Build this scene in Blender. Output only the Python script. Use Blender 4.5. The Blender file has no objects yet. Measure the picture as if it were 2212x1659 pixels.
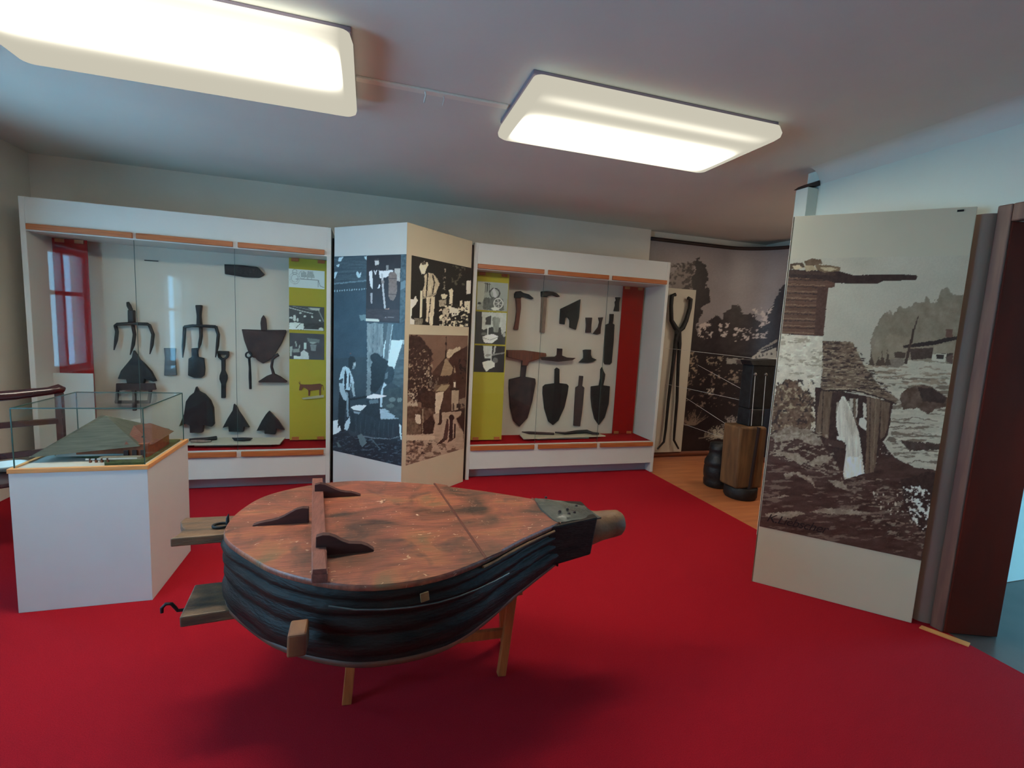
import bpy, math, random
import numpy as np
from mathutils import Vector, Matrix
random.seed(7)
# ------------------------------------------------------------------ camera
F_PX = 1031.8
CAM = np.array([0.0, 0.0, 1.5])
RGT = np.array([0.95738, -0.28437, 0.05053])
UPV = np.array([-0.01471, 0.12671, 0.99183])
FWD = np.array([0.28845, 0.9503, -0.11713])
sc = bpy.context.scene
cd = bpy.data.cameras.new('camera'); cd.sensor_width = 36.0; cd.lens = F_PX/2212*36.0; cd.clip_start = 0.02
cam = bpy.data.objects.new('camera', cd); sc.collection.objects.link(cam)
M4 = Matrix.Identity(4)
for i, v in enumerate((RGT, UPV, -FWD)):
    for j in range(3): M4[j][i] = float(v[j])
M4[0][3], M4[1][3], M4[2][3] = CAM
cam.matrix_world = M4
sc.camera = cam
sc.view_settings.view_transform = 'Standard'; sc.view_settings.look = 'None'
sc.view_settings.gamma = 1.0; sc.view_settings.use_curve_mapping = False
sc.view_settings.exposure = 0.12
sc.cycles.max_bounces = 7; sc.cycles.diffuse_bounces = 4; sc.cycles.glossy_bounces = 3; sc.cycles.transparent_max_bounces = 24
# ------------------------------------------------------------------ daylight (blue sky behind the windows) and lamp strengths
DAY = 18.0
LAMP_BASE, LAMP_PEAK = 0.54, 39.0
w = bpy.data.worlds.new('sky'); sc.world = w; w.use_nodes = True
w.node_tree.nodes['Background'].inputs['Color'].default_value = (0.25, 0.64, 1.0, 1)
w.node_tree.nodes['Background'].inputs['Strength'].default_value = DAY
def portal(loc, rot, sx, sy):
    l = bpy.data.lights.new('window_daylight', 'AREA'); l.shape = 'RECTANGLE'; l.size = sx; l.size_y = sy; l.cycles.is_portal = True
    o = bpy.data.objects.new('window_daylight', l); sc.collection.objects.link(o); o.location = loc; o.rotation_euler = rot
def room_lamp(name, loc, size, watts, col):
    l = bpy.data.lights.new(name, 'AREA'); l.shape = 'SQUARE'; l.size = size; l.energy = watts; l.color = col
    o = bpy.data.objects.new(name, l); sc.collection.objects.link(o); o.location = loc
room_lamp('unseen_alcove_lamp', (4.25, 3.50, 2.66), .45, 13, (1, .86, .66))  # unseen lamp, assumed and added to brighten the dark alcove
# window openings:   axis, position, a0,a1 (along the wall), z0,z1
WINS = [('x', -2.65, 3.02, 3.74, 0.88, 2.02), ('x', -2.65, 0.40, 1.52, 0.60, 2.04)]
for ax, p, a0, a1, z0, z1 in WINS:
    c = ((a0+a1)/2, (z0+z1)/2)
    if ax == 'y': portal((c[0], p-0.22, c[1]), (math.radians(90), 0, 0), a1-a0, z1-z0)
    else: portal((p-0.22, c[0], c[1]), (math.radians(90), 0, math.radians(-90)), a1-a0, z1-z0)

# ------------------------------------------------------------------ helpers
def pt(px, py, n=None, u=None, z=None):
    """point of the room seen at a pixel of the photograph, on the plane y=n, x=u or height z"""
    v = FWD + RGT*(px-1106)/F_PX - UPV*(py-829.5)/F_PX
    if n is not None: t = n/v[1]
    elif u is not None: t = u/v[0]
    else: t = (z-1.5)/v[2]
    return CAM + v*t
def lin(c):
    c = np.asarray(c, float)/255.0
    return np.where(c <= 0.04045, c/12.92, ((c+0.055)/1.055)**2.4)
def rgb(*c): return tuple(float(x) for x in lin(c))+(1.0,)
MATS = {}
def mat(name, col, rough=0.6, metal=0.0, var=0.0, vscale=6.0, bump=0.0, bscale=40.0, col2=None, stretch=(1, 1, 1), spec=0.5, detail=5, lo=.3, hi=.7):
    if name in MATS: return MATS[name]
    m = bpy.data.materials.new(name); m.use_nodes = True; nt = m.node_tree; N = nt.nodes; L = nt.links
    b = N['Principled BSDF']; b.inputs['Base Color'].default_value = col
    b.inputs['Roughness'].default_value = rough; b.inputs['Metallic'].default_value = metal
    b.inputs['Specular IOR Level'].default_value = spec
    tc = N.new('ShaderNodeTexCoord'); mp = N.new('ShaderNodeMapping'); mp.inputs['Scale'].default_value = stretch
    L.new(tc.outputs['Object'], mp.inputs['Vector'])
    if col2 is not None or var > 0:
        n = N.new('ShaderNodeTexNoise'); n.inputs['Scale'].default_value = vscale; n.inputs['Detail'].default_value = detail
        L.new(mp.outputs['Vector'], n.inputs['Vector'])
        r = N.new('ShaderNodeValToRGB'); r.color_ramp.elements[0].position = lo; r.color_ramp.elements[1].position = hi
        c2 = col2 if col2 is not None else tuple(x*(1-var) for x in col[:3])+(1,)
        r.color_ramp.elements[0].color = c2; r.color_ramp.elements[1].color = col
        L.new(n.outputs['Fac'], r.inputs['Fac']); L.new(r.outputs['Color'], b.inputs['Base Color'])
    if bump > 0:
        n2 = N.new('ShaderNodeTexNoise'); n2.inputs['Scale'].default_value = bscale; n2.inputs['Detail'].default_value = 4
        L.new(mp.outputs['Vector'], n2.inputs['Vector'])
        bp = N.new('ShaderNodeBump'); bp.inputs['Strength'].default_value = bump; bp.inputs['Distance'].default_value = 0.01
        L.new(n2.outputs['Fac'], bp.inputs['Height']); L.new(bp.outputs['Normal'], b.inputs['Normal'])
    MATS[name] = m; return m
def glass_mat(name, tint=(1, 1, 1, 1), k=1.0):
    m = bpy.data.materials.new(name); m.use_nodes = True; nt = m.node_tree; N = nt.nodes; L = nt.links
    N.remove(N['Principled BSDF']); out = N['Material Output']
    lw = N.new('ShaderNodeLayerWeight'); lw.inputs['Blend'].default_value = 0.5
    pw = N.new('ShaderNodeMath'); pw.operation = 'POWER'; pw.inputs[1].default_value = 5
    ml = N.new('ShaderNodeMath'); ml.operation = 'MULTIPLY_ADD'; ml.inputs[1].default_value = 0.96*k; ml.inputs[2].default_value = 0.04*k
    L.new(lw.outputs['Facing'], pw.inputs[0]); L.new(pw.outputs[0], ml.inputs[0])
    tr = N.new('ShaderNodeBsdfTransparent'); tr.inputs['Color'].default_value = tint
    gl = N.new('ShaderNodeBsdfGlossy'); gl.inputs['Roughness'].default_value = 0.03
    mx = N.new('ShaderNodeMixShader'); L.new(ml.outputs[0], mx.inputs[0]); L.new(tr.outputs[0], mx.inputs[1]); L.new(gl.outputs[0], mx.inputs[2])
    L.new(mx.outputs[0], out.inputs['Surface']); MATS[name] = m; return m
def print_mat(name, rough=0.45):
    m = bpy.data.materials.new(name); m.use_nodes = True; N = m.node_tree.nodes
    a = N.new('ShaderNodeAttribute'); a.attribute_name = 'print'
    m.node_tree.links.new(a.outputs['Color'], N['Principled BSDF'].inputs['Base Color'])
    N['Principled BSDF'].inputs['Roughness'].default_value = rough
    MATS[name] = m; return m

class MB:
    def __init__(s): s.v = []; s.f = []; s.sm = []
    def add(s, vs, fs, smooth=False):
        o = len(s.v); s.v += [tuple(map(float, v)) for v in vs]; s.f += [tuple(i+o for i in f) for f in fs]; s.sm += [smooth]*len(fs); return s
    def box(s, x0, x1, y0, y1, z0, z1):
        return s.add([(x0,y0,z0),(x1,y0,z0),(x1,y1,z0),(x0,y1,z0),(x0,y0,z1),(x1,y0,z1),(x1,y1,z1),(x0,y1,z1)],
                     [(0,3,2,1),(4,5,6,7),(0,1,5,4),(1,2,6,5),(2,3,7,6),(3,0,4,7)])
    def hexa(s, b, t):
        return s.add(list(b)+list(t), [(0,3,2,1),(4,5,6,7),(0,1,5,4),(1,2,6,5),(2,3,7,6),(3,0,4,7)])
    def bar(s, a, b, w, h, up=(0,0,1)):
        a = Vector(a); b = Vector(b); d = (b-a).normalized(); up = Vector(up)
        if abs(d.dot(up)) > .95: up = Vector((0,1,0))
        x = d.cross(up).normalized()*w/2; y = x.cross(d).normalized()*h/2
        q = [-x-y, x-y, x+y, -x+y]
        return s.add([a+k for k in q]+[b+k for k in q], [(0,1,2,3),(7,6,5,4),(0,4,5,1),(1,5,6,2),(2,6,7,3),(3,7,4,0)])
    def slab(s, poly, n0, n1):         # outline in (x,z), thick along y
        k = len(poly); vs = [(p[0], n0, p[1]) for p in poly]+[(p[0], n1, p[1]) for p in poly]
        fs = [tuple(range(k)), tuple(range(2*k-1, k-1, -1))]+[(i, i+k, (i+1) % k+k, (i+1) % k) for i in range(k)]
        return s.add(vs, fs)
    def plate(s, poly, z0, z1):        # outline in (x,y), thick along z
        k = len(poly); vs = [(p[0], p[1], z0) for p in poly]+[(p[0], p[1], z1) for p in poly]
        fs = [tuple(range(k-1, -1, -1)), tuple(range(k, 2*k))]+[(i, (i+1) % k, (i+1) % k+k, i+k) for i in range(k)]
        return s.add(vs, fs)
    def tube(s, path, r, seg=10, cap=True):
        path = [Vector(p) for p in path]; n = len(path); rs = r if isinstance(r, (list, tuple)) else [r]*n
        vs = []; prev = None
        for i, p in enumerate(path):
            d = (path[min(i+1, n-1)]-path[max(i-1, 0)]).normalized()
            if prev is None: x = d.orthogonal().normalized()
            else: x = (prev-d*prev.dot(d)).normalized()
            prev = x; y = d.cross(x)
            for k in range(seg):
                a = 2*math.pi*k/seg; vs.append(p+(x*math.cos(a)+y*math.sin(a))*rs[i])
        fs = [(i*seg+k, i*seg+(k+1) % seg, (i+1)*seg+(k+1) % seg, (i+1)*seg+k) for i in range(n-1) for k in range(seg)]
        s.add(vs, fs, True)
        if cap: s.add(vs[:seg], [tuple(range(seg-1, -1, -1))]); s.add(vs[-seg:], [tuple(range(seg))])
        return s
    def lathe(s, prof, c, seg=28):
        vs = []; k = len(prof)
        for (r, z) in prof:
            for i in range(seg):
                a = 2*math.pi*i/seg; vs.append((c[0]+r*math.cos(a), c[1]+r*math.sin(a), c[2]+z))
        fs = [(j*seg+i, j*seg+(i+1) % seg, (j+1)*seg+(i+1) % seg, (j+1)*seg+i) for j in range(k-1) for i in range(seg)]
        s.add(vs, fs, True)
        s.add(vs[:seg], [tuple(range(seg-1, -1, -1))]); s.add(vs[-seg:], [tuple(range(seg))]); return s
    def build(s, name, m, parent=None, bevel=0.0, label=None):
        me = bpy.data.meshes.new(name)
        if parent is not None: o0 = Vector(parent_loc(parent))
        else:
            xs = [v[0] for v in s.v]; ys = [v[1] for v in s.v]; zs = [v[2] for v in s.v]
            o0 = Vector(((min(xs)+max(xs))/2, (min(ys)+max(ys))/2, min(zs)))
        me.from_pydata([tuple(Vector(v)-o0) for v in s.v], [], s.f); me.update()
        me.polygons.foreach_set('use_smooth', s.sm)
        o = bpy.data.objects.new(name, me); sc.collection.objects.link(o)
        me.materials.append(m)
        if parent is not None: o.parent = parent
        else: o.location = o0
        o['_w'] = tuple(o0)
        if bevel > 0:
            b = o.modifiers.new('bevel', 'BEVEL'); b.width = bevel; b.segments = 2; b.limit_method = 'ANGLE'; b.angle_limit = math.radians(40)
        if label: o['label'] = label
        return o
def parent_loc(p): return tuple(p['_w'])
def thing(name, label, cat, loc, group=None):
    o = bpy.data.objects.new(name, None); sc.collection.objects.link(o); o.location = loc; o['_w'] = tuple(float(x) for x in loc)
    o.empty_display_size = 0.05
    o['label'] = label; o['category'] = cat
    if group: o['group'] = group
    return o
def tag(o, label, cat, group=None):
    o['label'] = label; o['category'] = cat
    if group: o['group'] = group
    return o
def struct(o): o['kind'] = 'structure'; return o
def smooth_poly(p, n=4):
    p = [np.array(q, float) for q in p]; out = []; k = len(p)
    for i in range(k):
        a, b, c, d = p[i-1], p[i], p[(i+1) % k], p[(i+2) % k]
        for j in range(n):
            t = j/n
            out.append(tuple(0.5*((2*b)+(c-a)*t+(2*a-5*b+4*c-d)*t*t+(3*b-a-3*c+d)*t**3)))
    return out

# ------------------------------------------------------------------ materials
white = mat('white_board', rgb(206, 206, 200), 0.45, var=.04, vscale=3)
cream = mat('cream_board', rgb(214, 203, 176), 0.5, var=.05, vscale=3)
wallm = mat('wall_plaster', rgb(228, 220, 206), 0.9, var=.10, vscale=1.5, bump=.15, bscale=25)
wallr = mat('wall_plaster_pale', rgb(214, 222, 212), 0.85, var=.06, vscale=1.5, bump=.1, bscale=25)
ceilm = mat('ceiling_plaster', rgb(214, 214, 204), 0.95, var=.08, vscale=1.2, bump=.1, bscale=20)
backm = mat('display_backing', rgb(206, 198, 184), 0.8, var=.06, vscale=4)
carpet = mat('red_carpet', rgb(174, 20, 36), 0.95, col2=rgb(150, 14, 28), vscale=260, detail=3, bump=.5, bscale=500, spec=.15)
cloth = mat('red_cloth', rgb(160, 14, 24), 0.9, col2=rgb(140, 8, 16), vscale=120, bump=.2, bscale=300, spec=.15)
redp = mat('red_paper', rgb(158, 9, 8), 0.8, col2=rgb(142, 5, 6), vscale=20, spec=.2)
yelp = mat('olive_yellow_paper', rgb(178, 170, 60), 0.8, col2=rgb(172, 156, 52), vscale=1.3, spec=.25)
strip = mat('orange_wood_strip', rgb(190, 112, 62), 0.4, col2=rgb(150, 78, 38), vscale=5, stretch=(1, 18, 40), bump=.05)
edge = mat('pale_wood_edge', rgb(222, 160, 96), 0.45, col2=rgb(204, 136, 74), vscale=4, stretch=(2, 2, 40))
edgeside = edge
iron = mat('dark_wrought_iron', rgb(44, 44, 46), 0.55, metal=.35, col2=rgb(30, 26, 27), vscale=14, bump=.35, bscale=35)
rust = mat('rusty_iron', rgb(72, 52, 50), 0.65, metal=.25, col2=rgb(40, 30, 32), vscale=12, bump=.35, bscale=35)
handlew = mat('reddish_handle_wood', rgb(120, 66, 44), 0.55, col2=rgb(86, 44, 30), vscale=10, stretch=(6, 6, 1))
handlep = mat('weathered_handle_wood', rgb(142, 118, 104), 0.65, col2=rgb(110, 88, 76), vscale=10, stretch=(6, 6, 1))
floorw = mat('orange_plank_floor', rgb(196, 122, 76), 0.45, col2=rgb(168, 96, 56), vscale=2.2, stretch=(1, 7, 1))
hallf = mat('hall_stone_floor', rgb(92, 82, 78), 0.3, col2=rgb(66, 60, 58), vscale=3)
doorw = mat('dark_red_brown_door', rgb(120, 36, 22), 0.55, col2=rgb(66, 34, 26), vscale=1.6, stretch=(2, 2, .6), spec=.15)
casing = mat('brown_door_casing', rgb(118, 86, 72), 0.5, col2=rgb(92, 62, 58), vscale=5, stretch=(6, 6, .6))
pipem = mat('glossy_grey_paint', rgb(158, 136, 120), 0.24, var=.12, vscale=2, spec=.8)
metal = mat('lamp_base_metal', rgb(150, 140, 160), 0.4, metal=.6)
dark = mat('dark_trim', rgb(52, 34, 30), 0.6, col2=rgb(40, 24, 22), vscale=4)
chairw = mat('dark_red_brown_chair_wood', rgb(70, 30, 28), 0.22, col2=rgb(50, 20, 22), vscale=4, spec=.7)
twine = mat('white_string', rgb(200, 196, 190), 0.8)
clear = glass_mat('clear_glass', (0.985, 0.995, 0.99, 1), .38)
gedge = mat('green_glass_edge', rgb(48, 78, 72), 0.3, spec=.4)
drape = mat('dark_red_drape', rgb(120, 20, 36), 0.9, col2=rgb(90, 12, 26), vscale=5, stretch=(8, 8, .5))
sheer = mat('white_sheer_curtain', rgb(220, 225, 228), 0.9)

# ------------------------------------------------------------------ room shell
CEIL = 2.7
struct(MB().box(-2.85, 2.985, -1.7, 5.1, -.05, 0).build('floor', carpet))
struct(MB().box(2.985, 5.2, 1.9, 5.9, -.055, -.004).build('floor_alcove', floorw))
struct(MB().box(2.985, 7.2, -2.2, 1.9, -.055, -.003).build('floor_hall', hallf))
struct(MB().box(-2.95, 7.3, -2.5, 6.0, CEIL, CEIL+.08).build('ceiling', ceilm))
struct(MB().box(-2.85, 3.10, 5.0, 5.15, 0, CEIL).build('wall_back', wallm))
def wall_with_holes(name, ax, p, t, a0, a1, holes, m):
    b = MB(); cuts = sorted(holes); x = a0
    def bx(s0, s1, z0, z1):
        if s1-s0 < 1e-4 or z1-z0 < 1e-4: return
        if ax == 'y': b.box(s0, s1, p-t, p, z0, z1)
        else: b.box(p-t, p, s0, s1, z0, z1)
    for h0, h1, z0, z1 in cuts:
        bx(x, h0, 0, CEIL); bx(h0, h1, 0, z0); bx(h0, h1, z1, CEIL); x = h1
    bx(x, a1, 0, CEIL); return struct(b.build(name, m))
wall_with_holes('wall_rear', 'y', -1.5, .2, -2.85, 3.2, [(a0, a1, z0, z1) for ax, p, a0, a1, z0, z1 in WINS if ax == 'y'], wallm)
wall_with_holes('wall_left', 'x', -2.65, .2, -1.5, 5.0, [(a0, a1, z0, z1) for ax, p, a0, a1, z0, z1 in WINS if ax == 'x'], wallm)
wall_with_holes('wall_right', 'x', 3.2, .2, -1.5, 2.84, [(.45, 1.60, 0, 2.16)], wallr)
# rounded cove where the right wall meets the ceiling
cv = []
for i in range(7):
    a = math.pi/2*i/6; cv.append((3.0-.1+.1*math.cos(a), 2.6+.1*math.sin(a)))
cove = MB(); k = len(cv)
vs = [(x, -1.5, z) for x, z in cv]+[(x, 2.74, z) for x, z in cv]
cove.add(vs, [(i, i+1, i+1+k, i+k) for i in range(k-1)], True)
cove.add([(3.02, -1.5, 2.6), (3.02, 2.74, 2.6), (3.02, 2.74, 2.72), (3.02, -1.5, 2.72)], [(0, 1, 2, 3)])
struct(cove.build('trim_1', ceilm))
struct(MB().box(2.905, 3.0, 2.74, 2.84, 0, 2.575).build('trim_2', wallr, bevel=.004))
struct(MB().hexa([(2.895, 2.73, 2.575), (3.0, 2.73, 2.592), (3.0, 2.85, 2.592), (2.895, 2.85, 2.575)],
                 [(2.93, 2.73, 2.60), (2.985, 2.73, 2.625), (2.985, 2.85, 2.625), (2.93, 2.85, 2.60)]).build('corner_shadow', dark))  # dark wedge standing in for the shadow in the ceiling corner
struct(MB().box(3.2, 5.2, 2.7, 2.84, 0, CEIL).build('wall_alcove', wallm))
struct(MB().box(3.2, 7.2, 1.9, 2.05, 0, CEIL).build('wall_hall', wallr))
hw = wall_with_holes('wall_hall_side', 'x', 5.4, .2, -2.2, 1.9, [(.9, 1.42, .0, 2.2)], wallr)
struct(MB().box(3.2, 7.2, -2.4, -2.2, 0, CEIL).build('wall_hall_end', wallr))
portal((5.45, 1.16, 1.1), (math.radians(90), 0, math.radians(90)), .52, 2.2)
# door of the hall: casing, half-open leaf standing in the opening
d = MB(); d.box(2.955, 3.0, 1.605, 1.665, 0, 2.215); d.box(2.955, 3.0, .38, 1.605, 2.13, 2.215)
dr = struct(d.build('door_1', casing, bevel=.006))
leaf = MB(); leaf.hexa([(2.965, 1.60, 0), (3.215, 1.505, 0), (3.225, 1.55, 0), (2.975, 1.645, 0)], [(2.965, 1.60, 2.13), (3.215, 1.505, 2.13), (3.225, 1.55, 2.13), (2.975, 1.645, 2.13)])
leaf.build('door_leaf', doorw, dr, .004)
struct(MB().plate([(2.87, 1.66), (2.905, 1.67), (2.995, 1.50), (2.955, 1.485)], 0, .006).build('trim_4', edge))
pp = MB().lathe([(.075, 0), (.075, 2.185)], (3.01, 1.745, 0), 32)
tag(pp.build('round_column', pipem), 'glossy grey painted round column between the watermill panel and the brown door', 'column')
# windows behind the camera
for i, (ax, p, a0, a1, z0, z1) in enumerate(WINS):
    b = MB(); zc = z0+(z1-z0)*.62; c = (a0+a1)/2
    def bx(s0, s1, y0, y1):
        if ax == 'y': b.box(s0, s1, p-.14, p-.08, y0, y1)
        else: b.box(p-.14, p-.08, s0, s1, y0, y1)
    bx(a0, a0+.045, z0, z1); bx(a1-.045, a1, z0, z1); bx(a0+.045, a1-.045, z0, z0+.05); bx(a0+.045, a1-.045, z1-.05, z1)
    bx(c-.02, c+.02, z0+.05, zc); bx(a0+.045, a1-.045, zc, zc+.04); bx(c-.02, c+.02, zc+.04, z1-.05)
    wn = struct(b.build('window_%d' % (i+1), white))
    g = MB()
    if ax == 'y': g.box(a0+.045, a1-.045, p-.112, p-.108, z0+.05, z1-.05)
    else: g.box(p-.112, p-.108, a0+.045, a1-.045, z0+.05, z1-.05)
    g.build('pane', clear, wn)
def curtain(y0, y1, x, z0, z1, m, amp=.02, folds=5):
    b = MB(); n = folds*8; th = .004; vs = []
    for i in range(n+1):
        t = i/n; y = y0+(y1-y0)*t; xx = x+amp*math.sin(t*folds*2*math.pi)
        vs += [(xx, y, z0), (xx, y, z1), (xx+th, y, z0), (xx+th, y, z1)]
    fs = []
    for i in range(n):
        a = i*4; fs += [(a, a+1, a+5, a+4), (a+2, a+6, a+7, a+3), (a+1, a+3, a+7, a+5), (a, a+4, a+6, a+2)]
    fs += [(0, 2, 3, 1), (n*4, n*4+1, n*4+3, n*4+2)]
    b.add(vs, fs, True); return b.build('curtain', m)
sheer = bpy.data.materials.new('white_sheer_curtain'); sheer.use_nodes = True
_n = sheer.node_tree.nodes; _n.remove(_n['Principled BSDF']); _t = _n.new('ShaderNodeBsdfTranslucent'); _t.inputs['Color'].default_value = (.8, .84, .86, 1)
_d = _n.new('ShaderNodeBsdfDiffuse'); _d.inputs['Color'].default_value = (.8, .84, .86, 1); _m = _n.new('ShaderNodeMixShader'); _m.inputs[0].default_value = .35
sheer.node_tree.links.new(_t.outputs[0], _m.inputs[1]); sheer.node_tree.links.new(_d.outputs[0], _m.inputs[2]); sheer.node_tree.links.new(_m.outputs[0], _n['Material Output'].inputs['Surface'])
tag(curtain(2.74, 3.14, -2.60, .25, 2.12, sheer), 'white curtain at the camera side of the window beside the showcase', 'curtain')
tag(curtain(.26, .44, -2.60, .15, 2.12, sheer), 'white curtain at the near edge of the wider left window', 'curtain')
tag(curtain(1.49, 1.66, -2.60, .15, 2.12, sheer), 'white curtain at the far edge of the wider left window', 'curtain')

# ------------------------------------------------------------------ ceiling lamps
def lamp(u0, u1, n0, n1, bands, label):
    t = thing('ceiling_light', label, 'ceiling light', ((u0+u1)/2, (n0+n1)/2, CEIL-.11), 'fluorescent ceiling lights')
    MB().box(u0+.01, u1-.01, n0+.05, n1-.05, CEIL-.022, CEIL-.001).build('base_plate', metal, t, .003)
    # acrylic cover: wide bowl with sloping sides and rounded rim
    def ring(i, z, r):
        pts = []
        for cx, cy, a0 in ((u1-i-r, n1-i-r, 0), (u0+i+r, n1-i-r, 90), (u0+i+r, n0+i+r, 180), (u1-i-r, n0+i+r, 270)):
            for k in range(5):
                a = math.radians(a0+k*22.5); pts.append((cx+r*math.cos(a), cy+r*math.sin(a), z))
        return pts
    b = MB(); levels = [(.05, CEIL-.024, .03), (.012, CEIL-.035, .04), (0, CEIL-.07, .045), (.004, CEIL-.088, .045), (.02, CEIL-.1, .04)]
    rings = [ring(*l) for l in levels]; k = len(rings[0]); vs = [v for r_ in rings for v in r_]
    fs = [(j*k+(i+1) % k, j*k+i, (j+1)*k+i, (j+1)*k+(i+1) % k) for j in range(len(rings)-1) for i in range(k)]
    fs.append(tuple(range((len(rings)-1)*k+k-1, (len(rings)-1)*k-1, -1))); fs.append(tuple(range(k)))
    b.add(vs, fs, True)
    m = bpy.data.materials.new('lit_acrylic'); m.use_nodes = True; N = m.node_tree.nodes; L = m.node_tree.links
    N.remove(N['Principled BSDF']); em = N.new('ShaderNodeEmission'); em.inputs['Color'].default_value = (1.0, .94, .76, 1)
    tc = N.new('ShaderNodeTexCoord'); sp = N.new('ShaderNodeSeparateXYZ'); L.new(tc.outputs['Object'], sp.inputs[0])
    def math_(op, a, bb=None, c=None):
        q = N.new('ShaderNodeMath'); q.operation = op
        for i, x in enumerate((a, bb, c)):
            if x is None: continue
            if isinstance(x, (int, float)): q.inputs[i].default_value = x
            else: L.new(x, q.inputs[i])
        return q.outputs[0]
    X, Y = sp.outputs[0], sp.outputs[1]; hl = (u1-u0)/2
    total = LAMP_BASE
    for (yc, wd, pk) in bands:          # the lit tubes behind the acrylic
        g = math_('EXPONENT', math_('MULTIPLY', math_('POWER', math_('DIVIDE', math_('ABSOLUTE', math_('SUBTRACT', Y, yc-(n0+n1)/2)), wd), 2.0), -1.0))
        en = math_('SUBTRACT', 1.0, math_('POWER', math_('DIVIDE', math_('ABSOLUTE', X), hl*.93), 8.0))
        en = math_('MAXIMUM', en, 0.0)
        total = math_('MULTIPLY_ADD', math_('MULTIPLY', g, en), pk, total)
    L.new(total, em.inputs['Strength']); L.new(em.outputs[0], N['Material Output'].inputs['Surface'])
    b.build('acrylic_cover', m, t)
    return t
lamp(.706, 2.16, 2.22, 2.91, [(2.68, .10, LAMP_PEAK), (2.31, .04, .5)], 'lit rectangular acrylic ceiling light right of the middle, shown whole')
lamp(-1.56, -.08, 2.20, 2.95, [(2.43, .11, LAMP_PEAK*1.1)], 'lit rectangular acrylic ceiling light cut off by the top left of the photo')
cab = MB(); cab.box(-.08, .706, 2.655, 2.70, CEIL-.012, CEIL)
tag(cab.build('ceiling_conduit', mat('cream_conduit', rgb(226, 222, 208), .6), bevel=.003), 'flat cream conduit on the ceiling joining the two lights', 'conduit')
for (x, y, l, lb) in ((.26, 2.67, .035, 'thicker white paint flake hanging beside the ceiling conduit, nearer the left light'),
                     (.357, 2.68, .03, 'thin white wire end hanging from the ceiling conduit, nearer the right light')):
    b = MB().tube([(x, y, CEIL-.012), (x+.004, y-.006, CEIL-.03), (x-.004, y+.002, CEIL-.03-l)], [.004 if x < .3 else .0022]*3, 6)
    tag(b.build('hanging_wire', mat('white_wire', rgb(225, 222, 215), .5)), lb, 'wire')

# ------------------------------------------------------------------ prints: painted vertex by vertex on a flat grid
RT = np.random.RandomState(11).rand(256, 256)
def vnoise(x, y):
    xi = np.floor(x).astype(int); yi = np.floor(y).astype(int); fx = x-xi; fy = y-yi
    fx = fx*fx*(3-2*fx); fy = fy*fy*(3-2*fy)
    a = RT[xi % 256, yi % 256]; b = RT[(xi+1) % 256, yi % 256]; c = RT[xi % 256, (yi+1) % 256]; d_ = RT[(xi+1) % 256, (yi+1) % 256]
    return (a*(1-fx)+b*fx)*(1-fy)+(c*(1-fx)+d_*fx)*fy
def fbm(x, y, o=4):
    s = 0; a = .5; t = 0
    for i in range(o): s = s+a*vnoise(x*2**i+17*i, y*2**i+31*i); t += a; a *= .55
    return s/t
class Pic:
    def __init__(s, X, Y, base):
        s.X = X; s.Y = Y; s.c = np.zeros((len(X), 3))+np.array(base, float)
    def inside(s, poly, rough=0, rs=10):
        X, Y = s.X, s.Y
        if rough:
            X = X+rough*2*(fbm(s.X/rs, s.Y/rs, 3)-.5); Y = Y+rough*2*(fbm(s.X/rs+90, s.Y/rs+40, 3)-.5)
        P = np.array(poly, float); m = (X >= P[:, 0].min()) & (X <= P[:, 0].max()) & (Y >= P[:, 1].min()) & (Y <= P[:, 1].max())
        idx = np.nonzero(m)[0]; x = X[idx]; y = Y[idx]; r = np.zeros(len(idx), bool); k = len(P)
        for i in range(k):
            x1, y1 = P[i-1]; x2, y2 = P[i]
            if y1 == y2: continue
            c = ((y1 > y) != (y2 > y)) & (x < (x2-x1)*(y-y1)/(y2-y1)+x1); r ^= c
        return idx[r]
    def poly(s, poly, col, rough=0, rs=10, tex=0, ts=8, ts2=None, mix=1):
        i = s.inside(poly, rough, rs)
        if not len(i): return
        c = np.zeros((len(i), 3))+np.array(col, float)
        if tex:
            c = c+tex*2*(fbm(s.X[i]/ts, s.Y[i]/(ts2 or ts), 4)-.5)[:, None]
        s.c[i] = s.c[i]*(1-mix)+c*mix
    def speck(s, poly, col, th=.6, ts=6, ts2=None, rough=0, rs=10, mix=1, off=0):
        i = s.inside(poly, rough, rs)
        if not len(i): return
        n = fbm(s.X[i]/ts+off, s.Y[i]/(ts2 or ts)+off, 3); k = np.clip((n-th)/.06, 0, 1)[:, None]*mix
        s.c[i] = s.c[i]*(1-k)+np.array(col, float)*k
    def line(s, pts, w, col, mix=1, rough=0, rs=8):
        X, Y = s.X, s.Y
        if rough:
            X = X+rough*2*(fbm(s.X/rs, s.Y/rs, 2)-.5); Y = Y+rough*2*(fbm(s.X/rs+9, s.Y/rs+4, 2)-.5)
        ws = w if isinstance(w, (list, tuple)) else [w]*len(pts)
        for j in range(len(pts)-1):
            a = np.array(pts[j], float); b = np.array(pts[j+1], float); d_ = b-a; L2 = max(d_@d_, 1e-9)
            t = np.clip(((X-a[0])*d_[0]+(Y-a[1])*d_[1])/L2, 0, 1); D = np.hypot(X-a[0]-t*d_[0], Y-a[1]-t*d_[1])
            m = D < (ws[j]*(1-t)+ws[j+1]*t)/2
            s.c[m] = s.c[m]*(1-mix)+np.array(col, float)*mix
    def ell(s, cx, cy, rx, ry, col, rough=0, rs=8, tex=0, ts=8, mix=1):
        s.poly([(cx+rx*math.cos(a), cy+ry*math.sin(a)) for a in np.linspace(0, 2*math.pi, 25)[:-1]], col, rough, rs, tex, ts, mix=mix)
    def grain(s, amp, ts):
        s.c = s.c+amp*2*(fbm(s.X/ts, s.Y/ts, 2)-.5)[:, None]
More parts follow.
